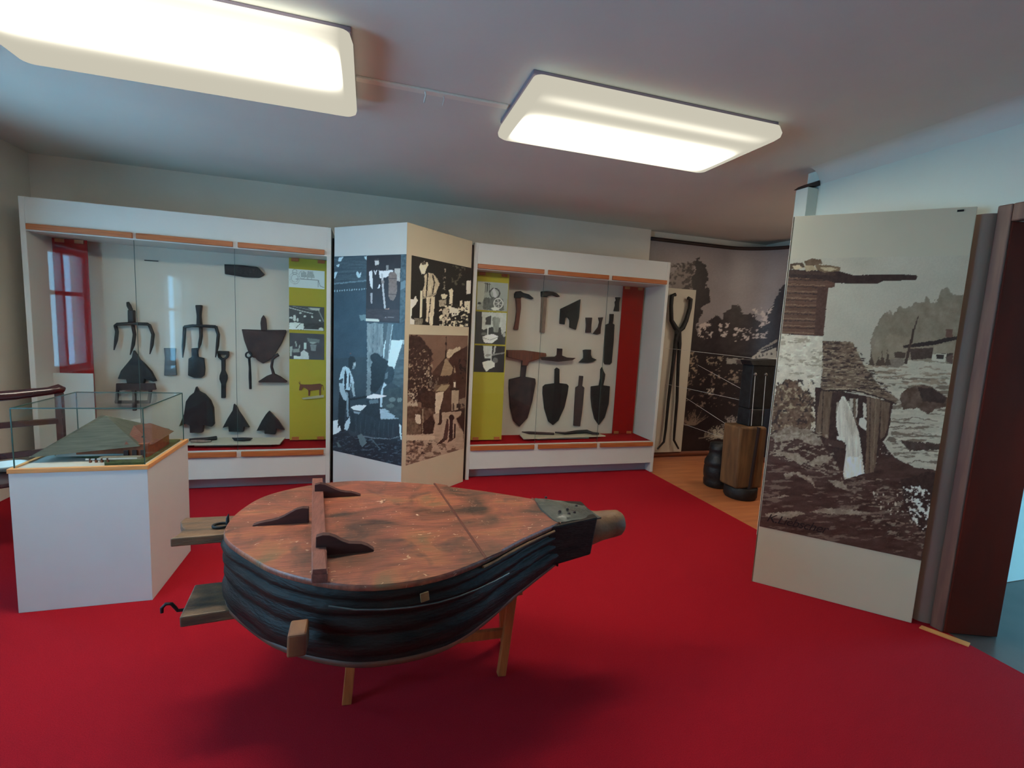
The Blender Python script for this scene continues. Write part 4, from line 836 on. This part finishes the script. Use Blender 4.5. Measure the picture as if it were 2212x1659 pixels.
_p = QA+tq*.035+nq*.0045; _o = Vector(parent_loc(panel))
_mm = Matrix(((tq[0], 0, nq[0], _p[0]-_o[0]), (tq[1], 0, nq[1], _p[1]-_o[1]), (0, 1, 0, .405), (0, 0, 0, 1)))
_so.matrix_local = _mm; bpy.context.view_layer.update(); _tx.materials.append(mat('signature_ink', rgb(38, 22, 18), .6)); _so['label'] = 'dark handwritten signature at the lower left of the picture'

_me = bpy.data.meshes.new_from_object(_so); _s2 = bpy.data.objects.new('signature', _me); sc.collection.objects.link(_s2)
_s2.parent = panel; _s2.matrix_local = _mm; _s2['label'] = _so['label']; bpy.data.objects.remove(_so); _s2.name = 'signature'

# ------------------------------------------------------------------ alcove: mural, tongs, stump, pot, strings
def mural_curve(s):
    L1 = 1.05; R_ = .62; L2 = R_*math.pi/2; L3 = 1.0; d_ = s*(L1+L2+L3)
    if d_ < L1: return (3.10+d_, 5.02)
    if d_ < L1+L2: a = (d_-L1)/R_; return (3.10+L1+R_*math.sin(a), 5.02-R_+R_*math.cos(a))
    return (3.10+L1+R_, 5.02-R_-(d_-L1-L2))
mu = make_print('tree_mural', None, (0, 0), (1, 0), .06, 2.60, 260, 260, [(-37, 1290), (1220, 1373), (1390, 145), (61, 94)], (118, 110, 110), paint_mural, 1.55, off=0, th=.004, curve=mural_curve)
tag(mu, 'dark curved wall mural of trees, pale blossoms and a white house in the alcove', 'mural')
struct(MB().box(4.80, 4.9, 2.84, 5.15, 0, CEIL).build('wall_alcove_side', wallm)); struct(MB().box(3.0, 4.9, 5.06, 5.15, 0, CEIL).build('wall_alcove_back', wallm))
b = MB(); bb = MB(); n = 40
for (B_, o1, o2, z0, z1) in ((b, 0, -.025, 0, .06), (bb, -.02, -.035, 2.585, 2.62)):
    ring = []
    for i in range(n+1):
        s = i/n; p = np.array(mural_curve(s)); q = np.array(mural_curve(min(1, s+.01)))-np.array(mural_curve(max(0, s-.01))); q /= np.linalg.norm(q); nn = np.array([q[1], -q[0]])
        for o_ in (o1, -o2+0): ring.append(p+nn*o_)
    vs = []
    for i in range(n+1):
        a, c = ring[2*i], ring[2*i+1]; vs += [(a[0], a[1], z0), (c[0], c[1], z0), (c[0], c[1], z1), (a[0], a[1], z1)]
    fs = [(4*i+k, 4*i+(k+1) % 4, 4*i+4+(k+1) % 4, 4*i+4+k) for i in range(n) for k in range(4)]+[(3, 2, 1, 0), (4*n, 4*n+1, 4*n+2, 4*n+3)]
    B_.add(vs, fs, True)
struct(b.build('baseboard_alcove', mat('brown_baseboard', rgb(120, 66, 44), .5)))
tag(bb.build('mural_rail', dark), 'thin dark curved rail along the top of the tree mural', 'rail')
# tongs on their board
tx = [pt(x, y, n=4.98) for x, y in ((1444, 620), (1500, 627), (1474, 976), (1413, 981))]
tb = thing('tongs_board', 'tall narrow white board right of the right case', 'board', (3.5, 4.98, .06))
x0, x1 = 3.37, 3.765
MB().box(x0, x1, 4.975, 5.0, .065, 2.06).build('board', mat('tongs_board_white', rgb(196, 190, 176), .6), tb, .002)
def T7(*p): return [(1380+.3858*x, 480+.3858*y) for x, y in p]
tg = thing('forge_tongs', 'huge black iron forge tongs tied upright to the narrow white board', 'tongs', (3.55, 4.95, .1))
def tp(c, n=4.93): return [p3(q, n) for q in T7(*c)]
MB().tube(tp([(205, 405), (185, 412), (180, 470), (182, 550), (205, 590), (222, 610), (228, 680), (220, 800), (213, 1000), (200, 1160), (196, 1220), (222, 1268)]), [.022, .026, .024, .026, .03, .034, .024, .02, .018, .016, .014, .01], 10).build('tong_arm', iron, tg)
MB().tube(tp([(275, 425), (290, 432), (285, 480), (265, 550), (245, 592), (218, 612), (205, 680), (190, 800), (165, 1000), (150, 1160), (140, 1230), (104, 1270)], 4.93), [.022, .026, .024, .026, .03, .034, .024, .02, .018, .016, .014, .01], 10).build('tong_arm', iron, tg)
MB().tube([p3(T7((213, 615))[0], 4.96), p3(T7((213, 615))[0], 4.89)], .028, 12).build('rivet', iron, tg)
strs = [[(150, 705), (645, 762)], [(330, 800), (725, 1015)], [(150, 905), (725, 1030)], [(265, 985), (700, 1268)], [(250, 1130), (700, 1284)]]
ends = ['topmost, nearly level to the white house', 'steep one crossing the mural middle', 'gently sloping one across the mural middle', 'steep one ending at the wooden stump', 'lowest, ending at the wooden stump']
for (a, c), e_ in zip(strs, ends):
    A_ = pt(*T7(a)[0], n=4.90); C_ = pt(*T7(c)[0], n=3.75 if c[0] > 650 else 4.3)
    tag(MB().tube([tuple(A_), tuple((A_*.5+C_*.5))+(), tuple(C_)], .0022, 6).build('white_string', twine), 'thin white string from the tongs, '+e_, 'string', 'strings from the tongs')
# stump with dark base and tall black iron piece
sx, sy = 3.45, 3.62
st = thing('wooden_stump', 'tall squared wooden stump on the alcove floor, partly behind the watermill panel', 'stump', (sx, sy, 0))
MB().lathe([(.135, -.004), (.15, .02), (.15, .10), (.14, .11)], (sx, sy, 0), 20).build('iron_foot', iron, st)
b = MB(); P = [(-.17, -.10), (-.02, -.13), (.13, -.10), (.16, .03), (.10, .13), (-.08, .13), (-.17, .04)]
b.hexa([(sx-.155, sy-.10, .11), (sx+.13, sy-.12, .11), (sx+.13, sy+.12, .11), (sx-.155, sy+.12, .11)], [(sx-.17, sy-.10, .70), (sx+.12, sy-.12, .70), (sx+.12, sy+.12, .70), (sx-.17, sy+.12, .70)])
b.build('wood_block', mat('ochre_stump_wood', rgb(128, 92, 56), .7, col2=rgb(84, 58, 36), vscale=5, stretch=(4, 4, .7), bump=.3), st, .02)
MB().hexa([(sx-.02, sy-.135, .11), (sx+.0, sy-.135, .11), (sx+.0, sy-.10, .11), (sx-.02, sy-.10, .11)], [(sx+.01, sy-.135, .70), (sx+.025, sy-.135, .70), (sx+.025, sy-.10, .70), (sx+.01, sy-.10, .70)]).build('split', dark, st)
an = thing('iron_block', 'tall black iron machine part standing on the wooden stump', 'machine part', (sx, sy, .70))
MB().box(sx-.06, sx+.11, sy-.08, sy+.08, .70, .86).build('foot', iron, an, .01)
MB().box(sx-.05, sx+.2, sy-.05, sy+.09, .86, 1.27).build('body', iron, an, .01)
MB().hexa([(sx-.07, sy-.06, 1.27), (sx+.2, sy-.06, 1.27), (sx+.2, sy+.08, 1.27), (sx-.07, sy+.08, 1.27)], [(sx-.09, sy-.05, 1.31), (sx+.2, sy-.05, 1.33), (sx+.2, sy+.08, 1.33), (sx-.09, sy+.08, 1.31)]).build('cap', iron, an)
for dx, lb in ((-.07, 'left'), (.05, 'right')):
    tt = thing('white_rod', 'thin white rod with round knob on the black iron block, %s one' % lb, 'rod', (sx+dx, sy-.10, .72), 'white rods on the iron block')
    MB().tube([(sx+dx-.02, sy-.14, .72), (sx+dx, sy-.10, 1.18)], .003, 6).build('rod', twine, tt)
    MB().lathe([(.003, 0), (.014, .006), (.016, .016), (.01, .026), (.002, .03)], (sx+dx, sy-.10, 1.175), 12).build('knob', mat('dull_metal_knob', rgb(120, 110, 106), .4, metal=.6), tt)
MB_pot = MB().lathe([(.10, 0), (.115, .012), (.12, .06), (.115, .09), (.122, .10), (.126, .15), (.124, .20), (.118, .215), (.126, .225), (.122, .265), (.095, .31), (.088, .33), (.086, .37), (.095, .385), (.09, .395), (.085, .44), (.06, .45)], (3.42, 3.93, 0), 32)
pot = thing('ribbed_iron_pot', 'squat black ribbed iron hub standing on the alcove floor left of the stump', 'iron hub', (3.42, 3.93, 0))
MB_pot.build('body', mat('black_ribbed_iron', rgb(44, 42, 42), .5, metal=.3, col2=rgb(30, 28, 28), vscale=20, bump=.4, bscale=40), pot)
for z, dx in ((.16, .085), (.33, .07)):
    MB().box(3.42+dx-.02, 3.42+dx+.015, 3.835, 3.86, z, z+.035).build('pale_lug', mat('worn_lug', rgb(120, 96, 88), .6), pot, .006)

# ------------------------------------------------------------------ glass showcase with the mill model
U0, U1, V0, V1 = -1.612, -1.056, 2.75, 3.31
sh = thing('glass_showcase', 'white square plinth with a glass box on top at left', 'showcase', ((U0+U1)/2, (V0+V1)/2, 0))
MB().box(U0, U1, V0, V1, 0, .70).build('plinth', mat('plinth_white', rgb(208, 208, 205), .45, var=.03), sh, .002)
b = MB(); 
for (a0, a1, c0, c1) in ((U0-.004, U1+.004, V0-.004, V0+.014), (U0-.004, U1+.004, V1-.014, V1+.004), (U0-.004, U0+.014, V0+.014, V1-.014), (U1-.014, U1+.004, V0+.014, V1-.014)): b.box(a0, a1, c0, c1, .70, .722)
b.build('wood_rim', edge, sh, .002)
MB().box(U0+.014, U1-.014, V0+.014, V1-.014, .70, .716).build('inner_floor', mat('showcase_floor', rgb(200, 198, 190), .6), sh)
g0, g1, h0, h1, gz0, gz1 = U0+.016, U1-.016, V0+.016, V1-.016, .716, 1.006
for (a0, a1, c0, c1) in ((g0, g1, h0, h0+.005), (g0, g1, h1-.005, h1), (g0, g0+.005, h0+.005, h1-.005), (g1-.005, g1, h0+.005, h1-.005)):
    MB().box(a0, a1, c0, c1, gz0, gz1).build('glass_side', clear, sh)
MB().box(g0, g1, h0, h1, gz1, gz1+.005).build('glass_top', clear, sh)
b = MB()
for (p, q) in (((g0, h0), (g1, h0)), ((g1, h0), (g1, h1)), ((g1, h1), (g0, h1)), ((g0, h1), (g0, h0))):
    b.bar((p[0], p[1], gz1+.0025), (q[0], q[1], gz1+.0025), .003, .0055)
for p in ((g0, h0), (g1, h0), (g1, h1), (g0, h1)): b.bar((p[0], p[1], gz0), (p[0], p[1], gz1), .004, .004)
b.build('glass_edge', gedge, sh)
# model of the hammer mill inside the showcase
mm = thing('mill_model', 'scale model of an old hammer mill with a big grey-green roof inside the glass showcase', 'scale model', (-1.33, 3.02, .716))
roofm = mat('grey_green_model_roof', rgb(84, 86, 76), .95, col2=rgb(62, 66, 58), vscale=7, stretch=(1, 14, 14))
mwood = mat('model_orange_wood', rgb(140, 72, 38), .7, col2=rgb(110, 58, 34), vscale=30)
mbrick = mat('model_reddish_roof', rgb(112, 66, 54), .9, col2=rgb(76, 52, 44), vscale=40, stretch=(1, 5, 5))
mgrass = mat('model_grass', rgb(74, 86, 44), .95, col2=rgb(54, 62, 34), vscale=40, bump=.4, bscale=80)
mwhite = mat('model_whitewash', rgb(198, 196, 190), .8)
MB().plate([(-1.25, 2.785), (-1.085, 2.785), (-1.085, 3.28), (-1.55, 3.28), (-1.56, 3.0), (-1.30, 2.90)], .7165, .728).build('ground', mgrass, mm)
MB().box(-1.52, -1.14, 2.93, 3.2, .728, .775).build('white_wall', mwhite, mm)
MB().box(-1.42, -1.13, 2.90, 2.935, .745, .785).build('timber_front', mwood, mm, .002)
# hipped main roof
E_ = [(-1.595, 2.86, .745), (-1.13, 2.86, .792), (-1.12, 3.24, .80), (-1.585, 3.26, .755)]
b = MB(); vs = E_+[(-1.375, 3.05, .918), (-1.355, 3.06, .918)]
b.add(vs, [(0, 1, 5, 4), (1, 2, 5), (2, 3, 4, 5), (3, 0, 4), (3, 2, 1, 0)]); b.build('main_roof', roofm, mm, .002)
b = MB().add([(-1.20, 2.87, .80), (-1.085, 2.90, .79), (-1.085, 3.20, .795), (-1.20, 3.18, .85), (-1.215, 3.02, .87)], [(0, 1, 4), (1, 2, 3, 4), (0, 4, 3, 2, 1)])
b.build('side_roof', mbrick, mm, .002)
hs = MB().box(-1.21, -1.10, 2.88, 3.16, .728, .80).build('side_house', mwood, mm, .002)
for i in range(3): MB().box(-1.205+i*.037, -1.185+i*.037, 2.872, 2.885, .735, .768).build('dark_opening', dark, hs)
for i in range(4): MB().box(-1.32+i*.024, -1.312+i*.024, 2.80, 2.81, .728, .748).build('fence_post', mwood, mm)
MB().box(-1.335, -1.12, 2.80, 2.806, .742, .748).build('fence_rail', mwhite, mm)
MB().box(-1.30, -1.12, 2.84, 2.868, .728, .742).build('low_wall', mat('model_stone', rgb(130, 124, 108), .9), mm)
for k in range(4): MB().bar((-1.40+.09*k, 2.952, .775+.012*k), (-1.42+.09*k, 2.95, .79+.012*k), .02, .008).build('dormer', mat('model_dark_dormer', rgb(60, 64, 58), .9), mm)
jr = MB().lathe([(.016, 0), (.02, .01), (.021, .05), (.012, .062), (.012, .07), (.014, .072)], (-1.54, 3.22, .716), 16)
tag(jr.build('white_jar', mat('white_jar_glaze', rgb(205, 205, 196), .4)), 'small white jar behind the roof of the mill model', 'jar')
# ------------------------------------------------------------------ chair behind the showcase
ch = thing('wooden_chair', 'dark reddish polished wooden chair behind the glass showcase at the left edge', 'chair', (-2.06, 3.55, 0))
a_ = Vector((-1.79, 3.52, 0)); b_ = Vector((-2.17, 3.27, 0)); dr_ = (b_-a_).normalized(); fw_ = Vector((dr_.y, -dr_.x, 0)).normalized()
if fw_.y < 0: fw_ = -fw_
MB().tube([tuple(a_+dr_*k*.47+Vector((0, 0, z))+fw_*(-.03*math.sin(k*math.pi))) for k, z in ((-.05, .985), (.0, .995), (.1, .985), (.4, .975), (.8, .965), (1.1, .96), (1.25, .95))], [.018, .028, .024, .028, .03, .03, .02], 12).build('top_rail', chairw, ch)
for p in (a_, b_):
    MB().bar(tuple(p+Vector((0, 0, .0))+fw_*.02), tuple(p+Vector((0, 0, .97))), .035, .035).build('rear_leg', chairw, ch, .005)
for z in (.80, .62): MB().bar(tuple(a_+Vector((0, 0, z))), tuple(b_+Vector((0, 0, z))), .02, .035).build('back_slat', chairw, ch, .004)
for p in (a_, b_):
    q = p+fw_*.42; MB().bar(tuple(q), tuple(q+Vector((0, 0, .43))), .035, .035).build('front_leg', chairw, ch, .005)
P = [a_-dr_*.02, b_+dr_*.02, b_+dr_*.03+fw_*.46, a_-dr_*.03+fw_*.46]
MB().plate([(p.x, p.y) for p in P][::-1], .43, .455).build('seat', chairw, ch, .008)
bw = MB().lathe([(.03, 0), (.055, .008), (.085, .035), (.088, .045), (.080, .043), (.05, .018), (.0, .014)], (-2.14, 3.66, .456), 28)
tag(bw.build('white_bowl', mat('glazed_white', rgb(225, 232, 225), .12, spec=.8)), 'glossy white shallow bowl on the dark chair seat', 'bowl')

# ------------------------------------------------------------------ the great forge bellows on its trestle
woodtop = bpy.data.materials.new('worn_red_brown_wood'); woodtop.use_nodes = True
_N = woodtop.node_tree.nodes; _L = woodtop.node_tree.links; _b = _N['Principled BSDF']; _b.inputs['Roughness'].default_value = .42
_tc = _N.new('ShaderNodeTexCoord')
def _noise(sc_, stretch, det=5, dist=0):
    mp = _N.new('ShaderNodeMapping'); mp.inputs['Scale'].default_value = stretch; _L.new(_tc.outputs['Object'], mp.inputs['Vector'])
    n = _N.new('ShaderNodeTexNoise'); n.inputs['Scale'].default_value = sc_; n.inputs['Detail'].default_value = det; n.inputs['Distortion'].default_value = dist
    _L.new(mp.outputs['Vector'], n.inputs['Vector']); return n.outputs['Fac']
def _ramp(fac, stops):
    r = _N.new('ShaderNodeValToRGB'); e = r.color_ramp.elements
    while len(e) < len(stops): e.new(.5)
    for k, (p, c) in enumerate(stops): e[k].position = p; e[k].color = c
    _L.new(fac, r.inputs['Fac']); return r.outputs['Color']
def _mix(fac, a, b_, mode='MIX'):
    m = _N.new('ShaderNodeMix'); m.data_type = 'RGBA'; m.blend_type = mode
    if isinstance(fac, float): m.inputs['Factor'].default_value = fac
    else: _L.new(fac, m.inputs['Factor'])
    _L.new(a, m.inputs['A']); _L.new(b_, m.inputs['B']); return m.outputs['Result']
base = _ramp(_noise(3.6, (1, 1.8, 1), 7, .8), [(.31, rgb(68, 50, 42)), (.42, rgb(124, 76, 58)), (.52, rgb(152, 86, 68)), (.60, rgb(166, 100, 70)), (.72, rgb(128, 100, 72))])
grain = _ramp(_noise(9, (1.2, 22, 6), 4), [(.3, (.48, .47, .46, 1)), (.7, (1.2, 1.15, 1.1, 1))])
c1 = _mix(.8, base, grain, 'MULTIPLY')
blot = _ramp(_noise(5.5, (1.3, 1, 1), 3, 1.2), [(.54, (0, 0, 0, 1)), (.74, (.85, .85, .85, 1))])
darkc = _ramp(_noise(30, (1, 1, 1), 3), [(.3, rgb(52, 40, 38)), (.7, rgb(84, 66, 56))])
c2 = _mix(blot, c1, darkc)
spk = _ramp(_noise(26, (1, 1.5, 1), 6, 2), [(.665, (0, 0, 0, 1)), (.70, (1, 1, 1, 1))])
pale = _ramp(_noise(60, (1, 1, 1), 2), [(.2, rgb(190, 150, 110)), (.8, rgb(215, 185, 160))])
_L.new(_mix(spk, c2, pale), _b.inputs['Base Color'])
_bp = _N.new('ShaderNodeBump'); _bp.inputs['Strength'].default_value = .35; _bp.inputs['Distance'].default_value = .004
_L.new(_noise(14, (1, 14, 1), 4), _bp.inputs['Height']); _L.new(_bp.outputs['Normal'], _b.inputs['Normal'])
leather = mat('cracked_black_leather', rgb(48, 34, 28), .55, col2=rgb(22, 15, 12), vscale=7, stretch=(1, 1, 5), bump=.35, bscale=30, spec=.2)
leatherg = mat('grey_green_leather', rgb(92, 92, 84), .25, col2=rgb(66, 70, 66), vscale=9, bump=.5, bscale=14, spec=.7)
tan = mat('tan_worn_leather', rgb(132, 98, 66), .55, col2=rgb(90, 56, 42), vscale=9, bump=.4, bscale=25)
darkw = mat('dark_maroon_wood', rgb(74, 30, 24), .6, col2=rgb(56, 22, 18), vscale=8, stretch=(1, 6, 6))
batw = mat('reddish_batten_wood', rgb(140, 84, 72), .5, col2=rgb(104, 60, 50), vscale=10, stretch=(6, 1, 6), bump=.2)
stand = mat('orange_stand_wood', rgb(196, 104, 52), .5, col2=rgb(160, 78, 38), vscale=6, stretch=(6, 6, 1))
handw = mat('grey_brown_plank', rgb(134, 98, 68), .42, col2=rgb(62, 50, 44), vscale=5, stretch=(1, 5, 5), bump=.3)
frayw = mat('fraying_tan_strip', rgb(150, 112, 66), .7, col2=rgb(100, 66, 40), vscale=20)
near = [(-.505, 1.95), (-.475, 1.83), (-.366, 1.677), (-.264, 1.565), (-.12, 1.468), (.016, 1.42), (.198, 1.428), (.371, 1.503), (.576, 1.645), (.775, 1.765)]
far = [(.752, 2.045), (.528, 2.195), (.24, 2.345), (-.026, 2.42), (-.238, 2.393), (-.42, 2.275), (-.492, 2.11)]
outline = smooth_poly(near+[near[-1]]*2+[far[0]]*2+far, 8)
outline = [q for i, q in enumerate(outline) if i == 0 or abs(q[0]-outline[i-1][0])+abs(q[1]-outline[i-1][1]) > 1e-5]
# even resample
def resample(P, n):
    P = np.array(P+[P[0]]); d_ = np.r_[0, np.cumsum(np.hypot(*np.diff(P, axis=0).T))]; s = np.linspace(0, d_[-1], n+1)[:-1]
    return np.column_stack([np.interp(s, d_, P[:, 0]), np.interp(s, d_, P[:, 1])])
OUT = resample(outline, 140)
cen = np.array([.1, 1.92])
nrm_ = np.roll(OUT, -1, 0)-np.roll(OUT, 1, 0); nrm_ = np.column_stack([nrm_[:, 1], -nrm_[:, 0]]); nrm_ /= np.linalg.norm(nrm_, axis=1)[:, None]
bel = thing('forge_bellows', 'huge teardrop-shaped blacksmith bellows of reddish wood and black leather on a stand', 'bellows', (.1, 1.92, .40))
def rise(x): return .10*np.clip((x-.25)/.6, 0, 1)**1.3
def ring_(off, z, lift=0):
    P = OUT+nrm_*off; return [(x, y, z+lift*rise(x)) for x, y in P]
def loft(levels, name, m, cap0=True, cap1=True, wob=0, bev=0):
    b = MB(); R_ = []
    for (off, z, lf) in levels:
        rr_ = ring_(off, z, lf)
        if wob: rr_ = [(x+wob*2*(float(fbm(np.array([i/6.]), np.array([z*30]), 2)[0])-.5)*nrm_[i][0], y+wob*2*(float(fbm(np.array([i/6.]), np.array([z*30]), 2)[0])-.5)*nrm_[i][1], zz) for i, (x, y, zz) in enumerate(rr_)]
        R_.append(rr_)
    k = len(R_[0]); vs = [v for r_ in R_ for v in r_]
    b.add(vs, [(j*k+i, j*k+(i+1) % k, (j+1)*k+(i+1) % k, (j+1)*k+i) for j in range(len(R_)-1) for i in range(k)], True)
    if cap0: b.add(R_[0], [tuple(range(k-1, -1, -1))])
    if cap1: b.add(R_[-1], [tuple(range(k))])
    return b.build(name, m, bel, bev)
loft([(-.004, .682, 0), (0, .686, 0), (0, .700, 0), (-.003, .704, 0)], 'top_board', woodtop)
prof = [(a*.5, b) for a, b in [(-.012, .683), (-.002, .676), (.008, .665), (.004, .655), (-.012, .648), (-.006, .640), (.012, .630), (.014, .618), (.002, .606), (-.010, .598), (-.004, .588), (.010, .576), (.012, .562), (.0, .550), (-.012, .543),
        (-.004, .532), (.014, .520), (.020, .502), (.014, .484), (.002, .470), (-.006, .462), (.0, .452), (-.006, .444)]]
loft([(o_, z, min(1, (.683-z)/.24)) for o_, z in prof], 'leather_skirt', leather, wob=.008)
loft([(-.004, .430, 1), (.0, .434, 1), (.0, .446, 1), (-.003, .450, 1)], 'bottom_board', mat('bottom_board_wood', rgb(120, 66, 40), .6, col2=rgb(50, 30, 26), vscale=6))
# edge strip frayed pieces on the near side
b = MB()
for (x0, x1, z) in ((.145, .20, .652), (.205, .23, .66)):
    pts = [p for p in OUT if x0-.02 < p[0] < x1+.02 and p[1] < 1.6]
    i0 = [i for i, p in enumerate(OUT) if x0 < p[0] < x1 and p[1] < 1.6]
    if len(i0) > 1:
        a, c = i0[0], i0[-1]; pa, pc = OUT[a]+nrm_[a]*.016, OUT[c]+nrm_[c]*.016
        b.bar((pa[0], pa[1], z), (pc[0], pc[1], z+.004), .006, .03)
b.build('torn_leather_patch', frayw, bel, .002)
# tan strip along the near edge towards the nozzle
idx = [i for i, p in enumerate(OUT) if .37 < p[0] < .76 and p[1] < 1.78]
MB().tube([(OUT[i][0]+nrm_[i][0]*.006, OUT[i][1]+nrm_[i][1]*.006, .680) for i in idx[::2]], .005, 6).build('edge_strip', frayw, bel)
# light weld line
idx = [i for i, p in enumerate(OUT) if -.1 < p[0] < .5 and p[1] < 1.6]
MB().tube([(OUT[i][0]+nrm_[i][0]*.017, OUT[i][1]+nrm_[i][1]*.017, .640-.03*((OUT[i][0]+.1)/.6)) for i in idx[::3]], .003, 6).build('leather_seam', leatherg, bel)
# board joint: raised broad cleat let into the top
MB().plate([(.322, 2.325), (.395, 1.515), (.402, 1.520), (.329, 2.325)], .700, .7065).build('board_joint', mat('joint_dark_wood', rgb(98, 52, 42), .5), bel)  # narrow dark brown strip along the joint
MB().plate([(.330, 2.325), (.403, 1.522), (.470, 1.560), (.385, 2.285)], .700, .7060).build('cleat_board', woodtop, bel, .001)
# batten across the round end
b = MB(); b.hexa([(-.25, 2.395, .704), (-.155, 1.462, .704), (-.108, 1.458, .704), (-.203, 2.392, .704)], [(-.25, 2.395, .735), (-.155, 1.462, .735), (-.108, 1.458, .735), (-.203, 2.392, .735)])
cb = b.build('cross_batten', batw, bel, .003)
MB().hexa([(-.168, 1.60, .735), (-.153, 1.458, .735), (-.11, 1.456, .735), (-.125, 1.60, .735)], [(-.166, 1.60, .743), (-.151, 1.458, .752), (-.112, 1.456, .752), (-.127, 1.60, .743)]).build('batten_end_block', batw, cb, .002)
# three wavy brackets standing on edge
def bracket(x0, x1, y, hs, flip=False):
    n = len(hs); b = MB(); top = [(x0+(x1-x0)*i/(n-1), .704+h*1.22) for i, h in enumerate(hs)]
    poly = [(x1, .700), (x0, .700)]+top if x1 > x0 else [(x0, .700), (x1, .700)]+top[::-1]
    b.slab(poly, y, y+.024).build('wavy_bracket', darkw, bel, .002)
bracket(-.16, .028, 1.640, [.055, .060, .058, .050, .038, .030, .028, .026, .018, .004])
bracket(-.215, -.412, 1.93, [.048, .050, .046, .036, .026, .018, .014, .012, .008, .002])
bracket(-.22, -.025, 2.20, [.050, .054, .050, .040, .030, .022, .018, .016, .010, .002])
# nozzle end: leather hood, black box, tan nozzle
b = MB(); nu, nv = 12, 10; vs = []
for i in range(nu+1):
    for j in range(nv+1):
        s_ = i/nu; q = j/nv
        yn = 1.765+(1.80-1.765)*s_; yf = 2.05+(1.975-2.05)*s_
        x = (.745+.025*(1-abs(2*q-1))**.5*-1+.02)+(.965-.745)*s_*(1-.02*q); y = yn+(yf-yn)*q
        dome = .022*math.sin(math.pi*q)*(.4+.6*math.sin(math.pi*min(1, s_*1.4)))+.008*(fbm(np.array([x*30]), np.array([y*30]), 3)[0]-.5)
        vs.append((x, y, .7055+dome-.008*s_))
fs = [(i*(nv+1)+j, (i+1)*(nv+1)+j, (i+1)*(nv+1)+j+1, i*(nv+1)+j+1) for i in range(nu) for j in range(nv)]
b.add(vs, fs, True)
low = [(v[0], v[1], .69) for v in vs]; b.add(low, [tuple(reversed(f)) for f in fs])
def _side(ids): 
    o = len(b.v); b.add([vs[i] for i in ids]+[low[i] for i in ids], [(k, k+1, k+1+len(ids), k+len(ids)) for k in range(len(ids)-1)])
_side([i*(nv+1) for i in range(nu+1)]); _side([i*(nv+1)+nv for i in range(nu+1)][::-1]); _side([nu*(nv+1)+j for j in range(nv+1)]); _side([j for j in range(nv+1)][::-1])
hood = b.build('leather_hood', leatherg, bel)
for (x, y) in ((.80, 1.83), (.83, 1.80), (.86, 1.81), (.80, 2.0), (.90, 1.88), (.845, 1.85)):
    MB().lathe([(.002, 0), (.007, .0), (.005, .006), (.001, .008)], (x, y, .722), 8).build('rusty_nail', rust, hood)
MB().hexa([(.70, 1.735, .520), (.945, 1.795, .530), (.955, 1.985, .530), (.70, 2.07, .520)], [(.72, 1.735, .699), (.965, 1.792, .703), (.975, 1.985, .703), (.72, 2.06, .699)]).build('nozzle_box', leather, bel, .008)
MB().tube([(.955, 1.895, .61), (.985, 1.895, .612), (1.03, 1.896, .615), (1.09, 1.897, .620), (1.125, 1.898, .622), (1.142, 1.898, .622)], [.078, .076, .066, .062, .058, .046], 20).build('nozzle', tan, bel)
# trunnion lug on the near side
MB().hexa([(-.213, 1.385, .525), (-.160, 1.385, .525), (-.160, 1.46, .530), (-.213, 1.46, .530)], [(-.211, 1.39, .592), (-.160, 1.39, .592), (-.160, 1.46, .597), (-.211, 1.46, .597)]).build('side_lug', mat('brown_lug_wood', rgb(150, 96, 60), .5, col2=rgb(96, 50, 34), vscale=12), bel, .006)
# handle planks and irons
up_ = [(-.672, 1.905), (-.66, 1.93), (-.652, 1.985), (-.668, 2.01), (-.69, 2.06), (-.685, 2.10), (-.46, 2.09), (-.45, 1.915)]
uh = MB().plate(up_[::-1], .655, .688).build('upper_handle', handw, bel, .004)
lh = MB().plate([(-.615, 1.80), (-.44, 1.815), (-.44, 2.03), (-.635, 2.02)], .405, .445).build('lower_handle', handw, bel, .005)
MB().tube([(-.53+.028*math.cos(a), 1.985+.022*math.sin(a), .694) for a in np.linspace(0, 2*math.pi, 17)], .005, 8, cap=False).build('eye_ring', iron, uh)
MB().tube([(-.512, 2.0, .688), (-.512, 2.0, .715), (-.508, 2.0, .732)], [.007, .006, .001], 8).build('spike', iron, uh)
MB().tube([(-.625, 1.88, .425), (-.645, 1.875, .428), (-.652, 1.87, .445), (-.660, 1.865, .462), (-.675, 1.86, .466), (-.688, 1.86, .452), (-.688, 1.86, .434)], [.006, .006, .006, .006, .006, .006, .005], 8).build('iron_hook', iron, lh)
# trestle
tr = thing('trestle_stand', 'plain orange wooden trestle stand carrying the bellows', 'stand', (.27, 1.92, 0))
for (x0, y0, x1, y1) in ((.573, 1.83, .612, 1.84), (.645, 2.03, .60, 2.0), (-.062, 1.816, -.03, 1.84), (-.07, 2.045, -.03, 2.0)):
    MB().bar((x0, y0, 0), (x1, y1, .40), .036, .03).build('leg', stand, tr, .003)
MB().bar((-.05, 1.84, .20), (.60, 1.86, .175), .022, .04).build('stretcher', stand, tr, .003)
for x in (-.03, .605): MB().bar((x, 1.76, .415), (x, 2.09, .415), .045, .03).build('top_rail', stand, tr, .003)

for o in list(bpy.data.objects):
    if '_w' in o: del o['_w']
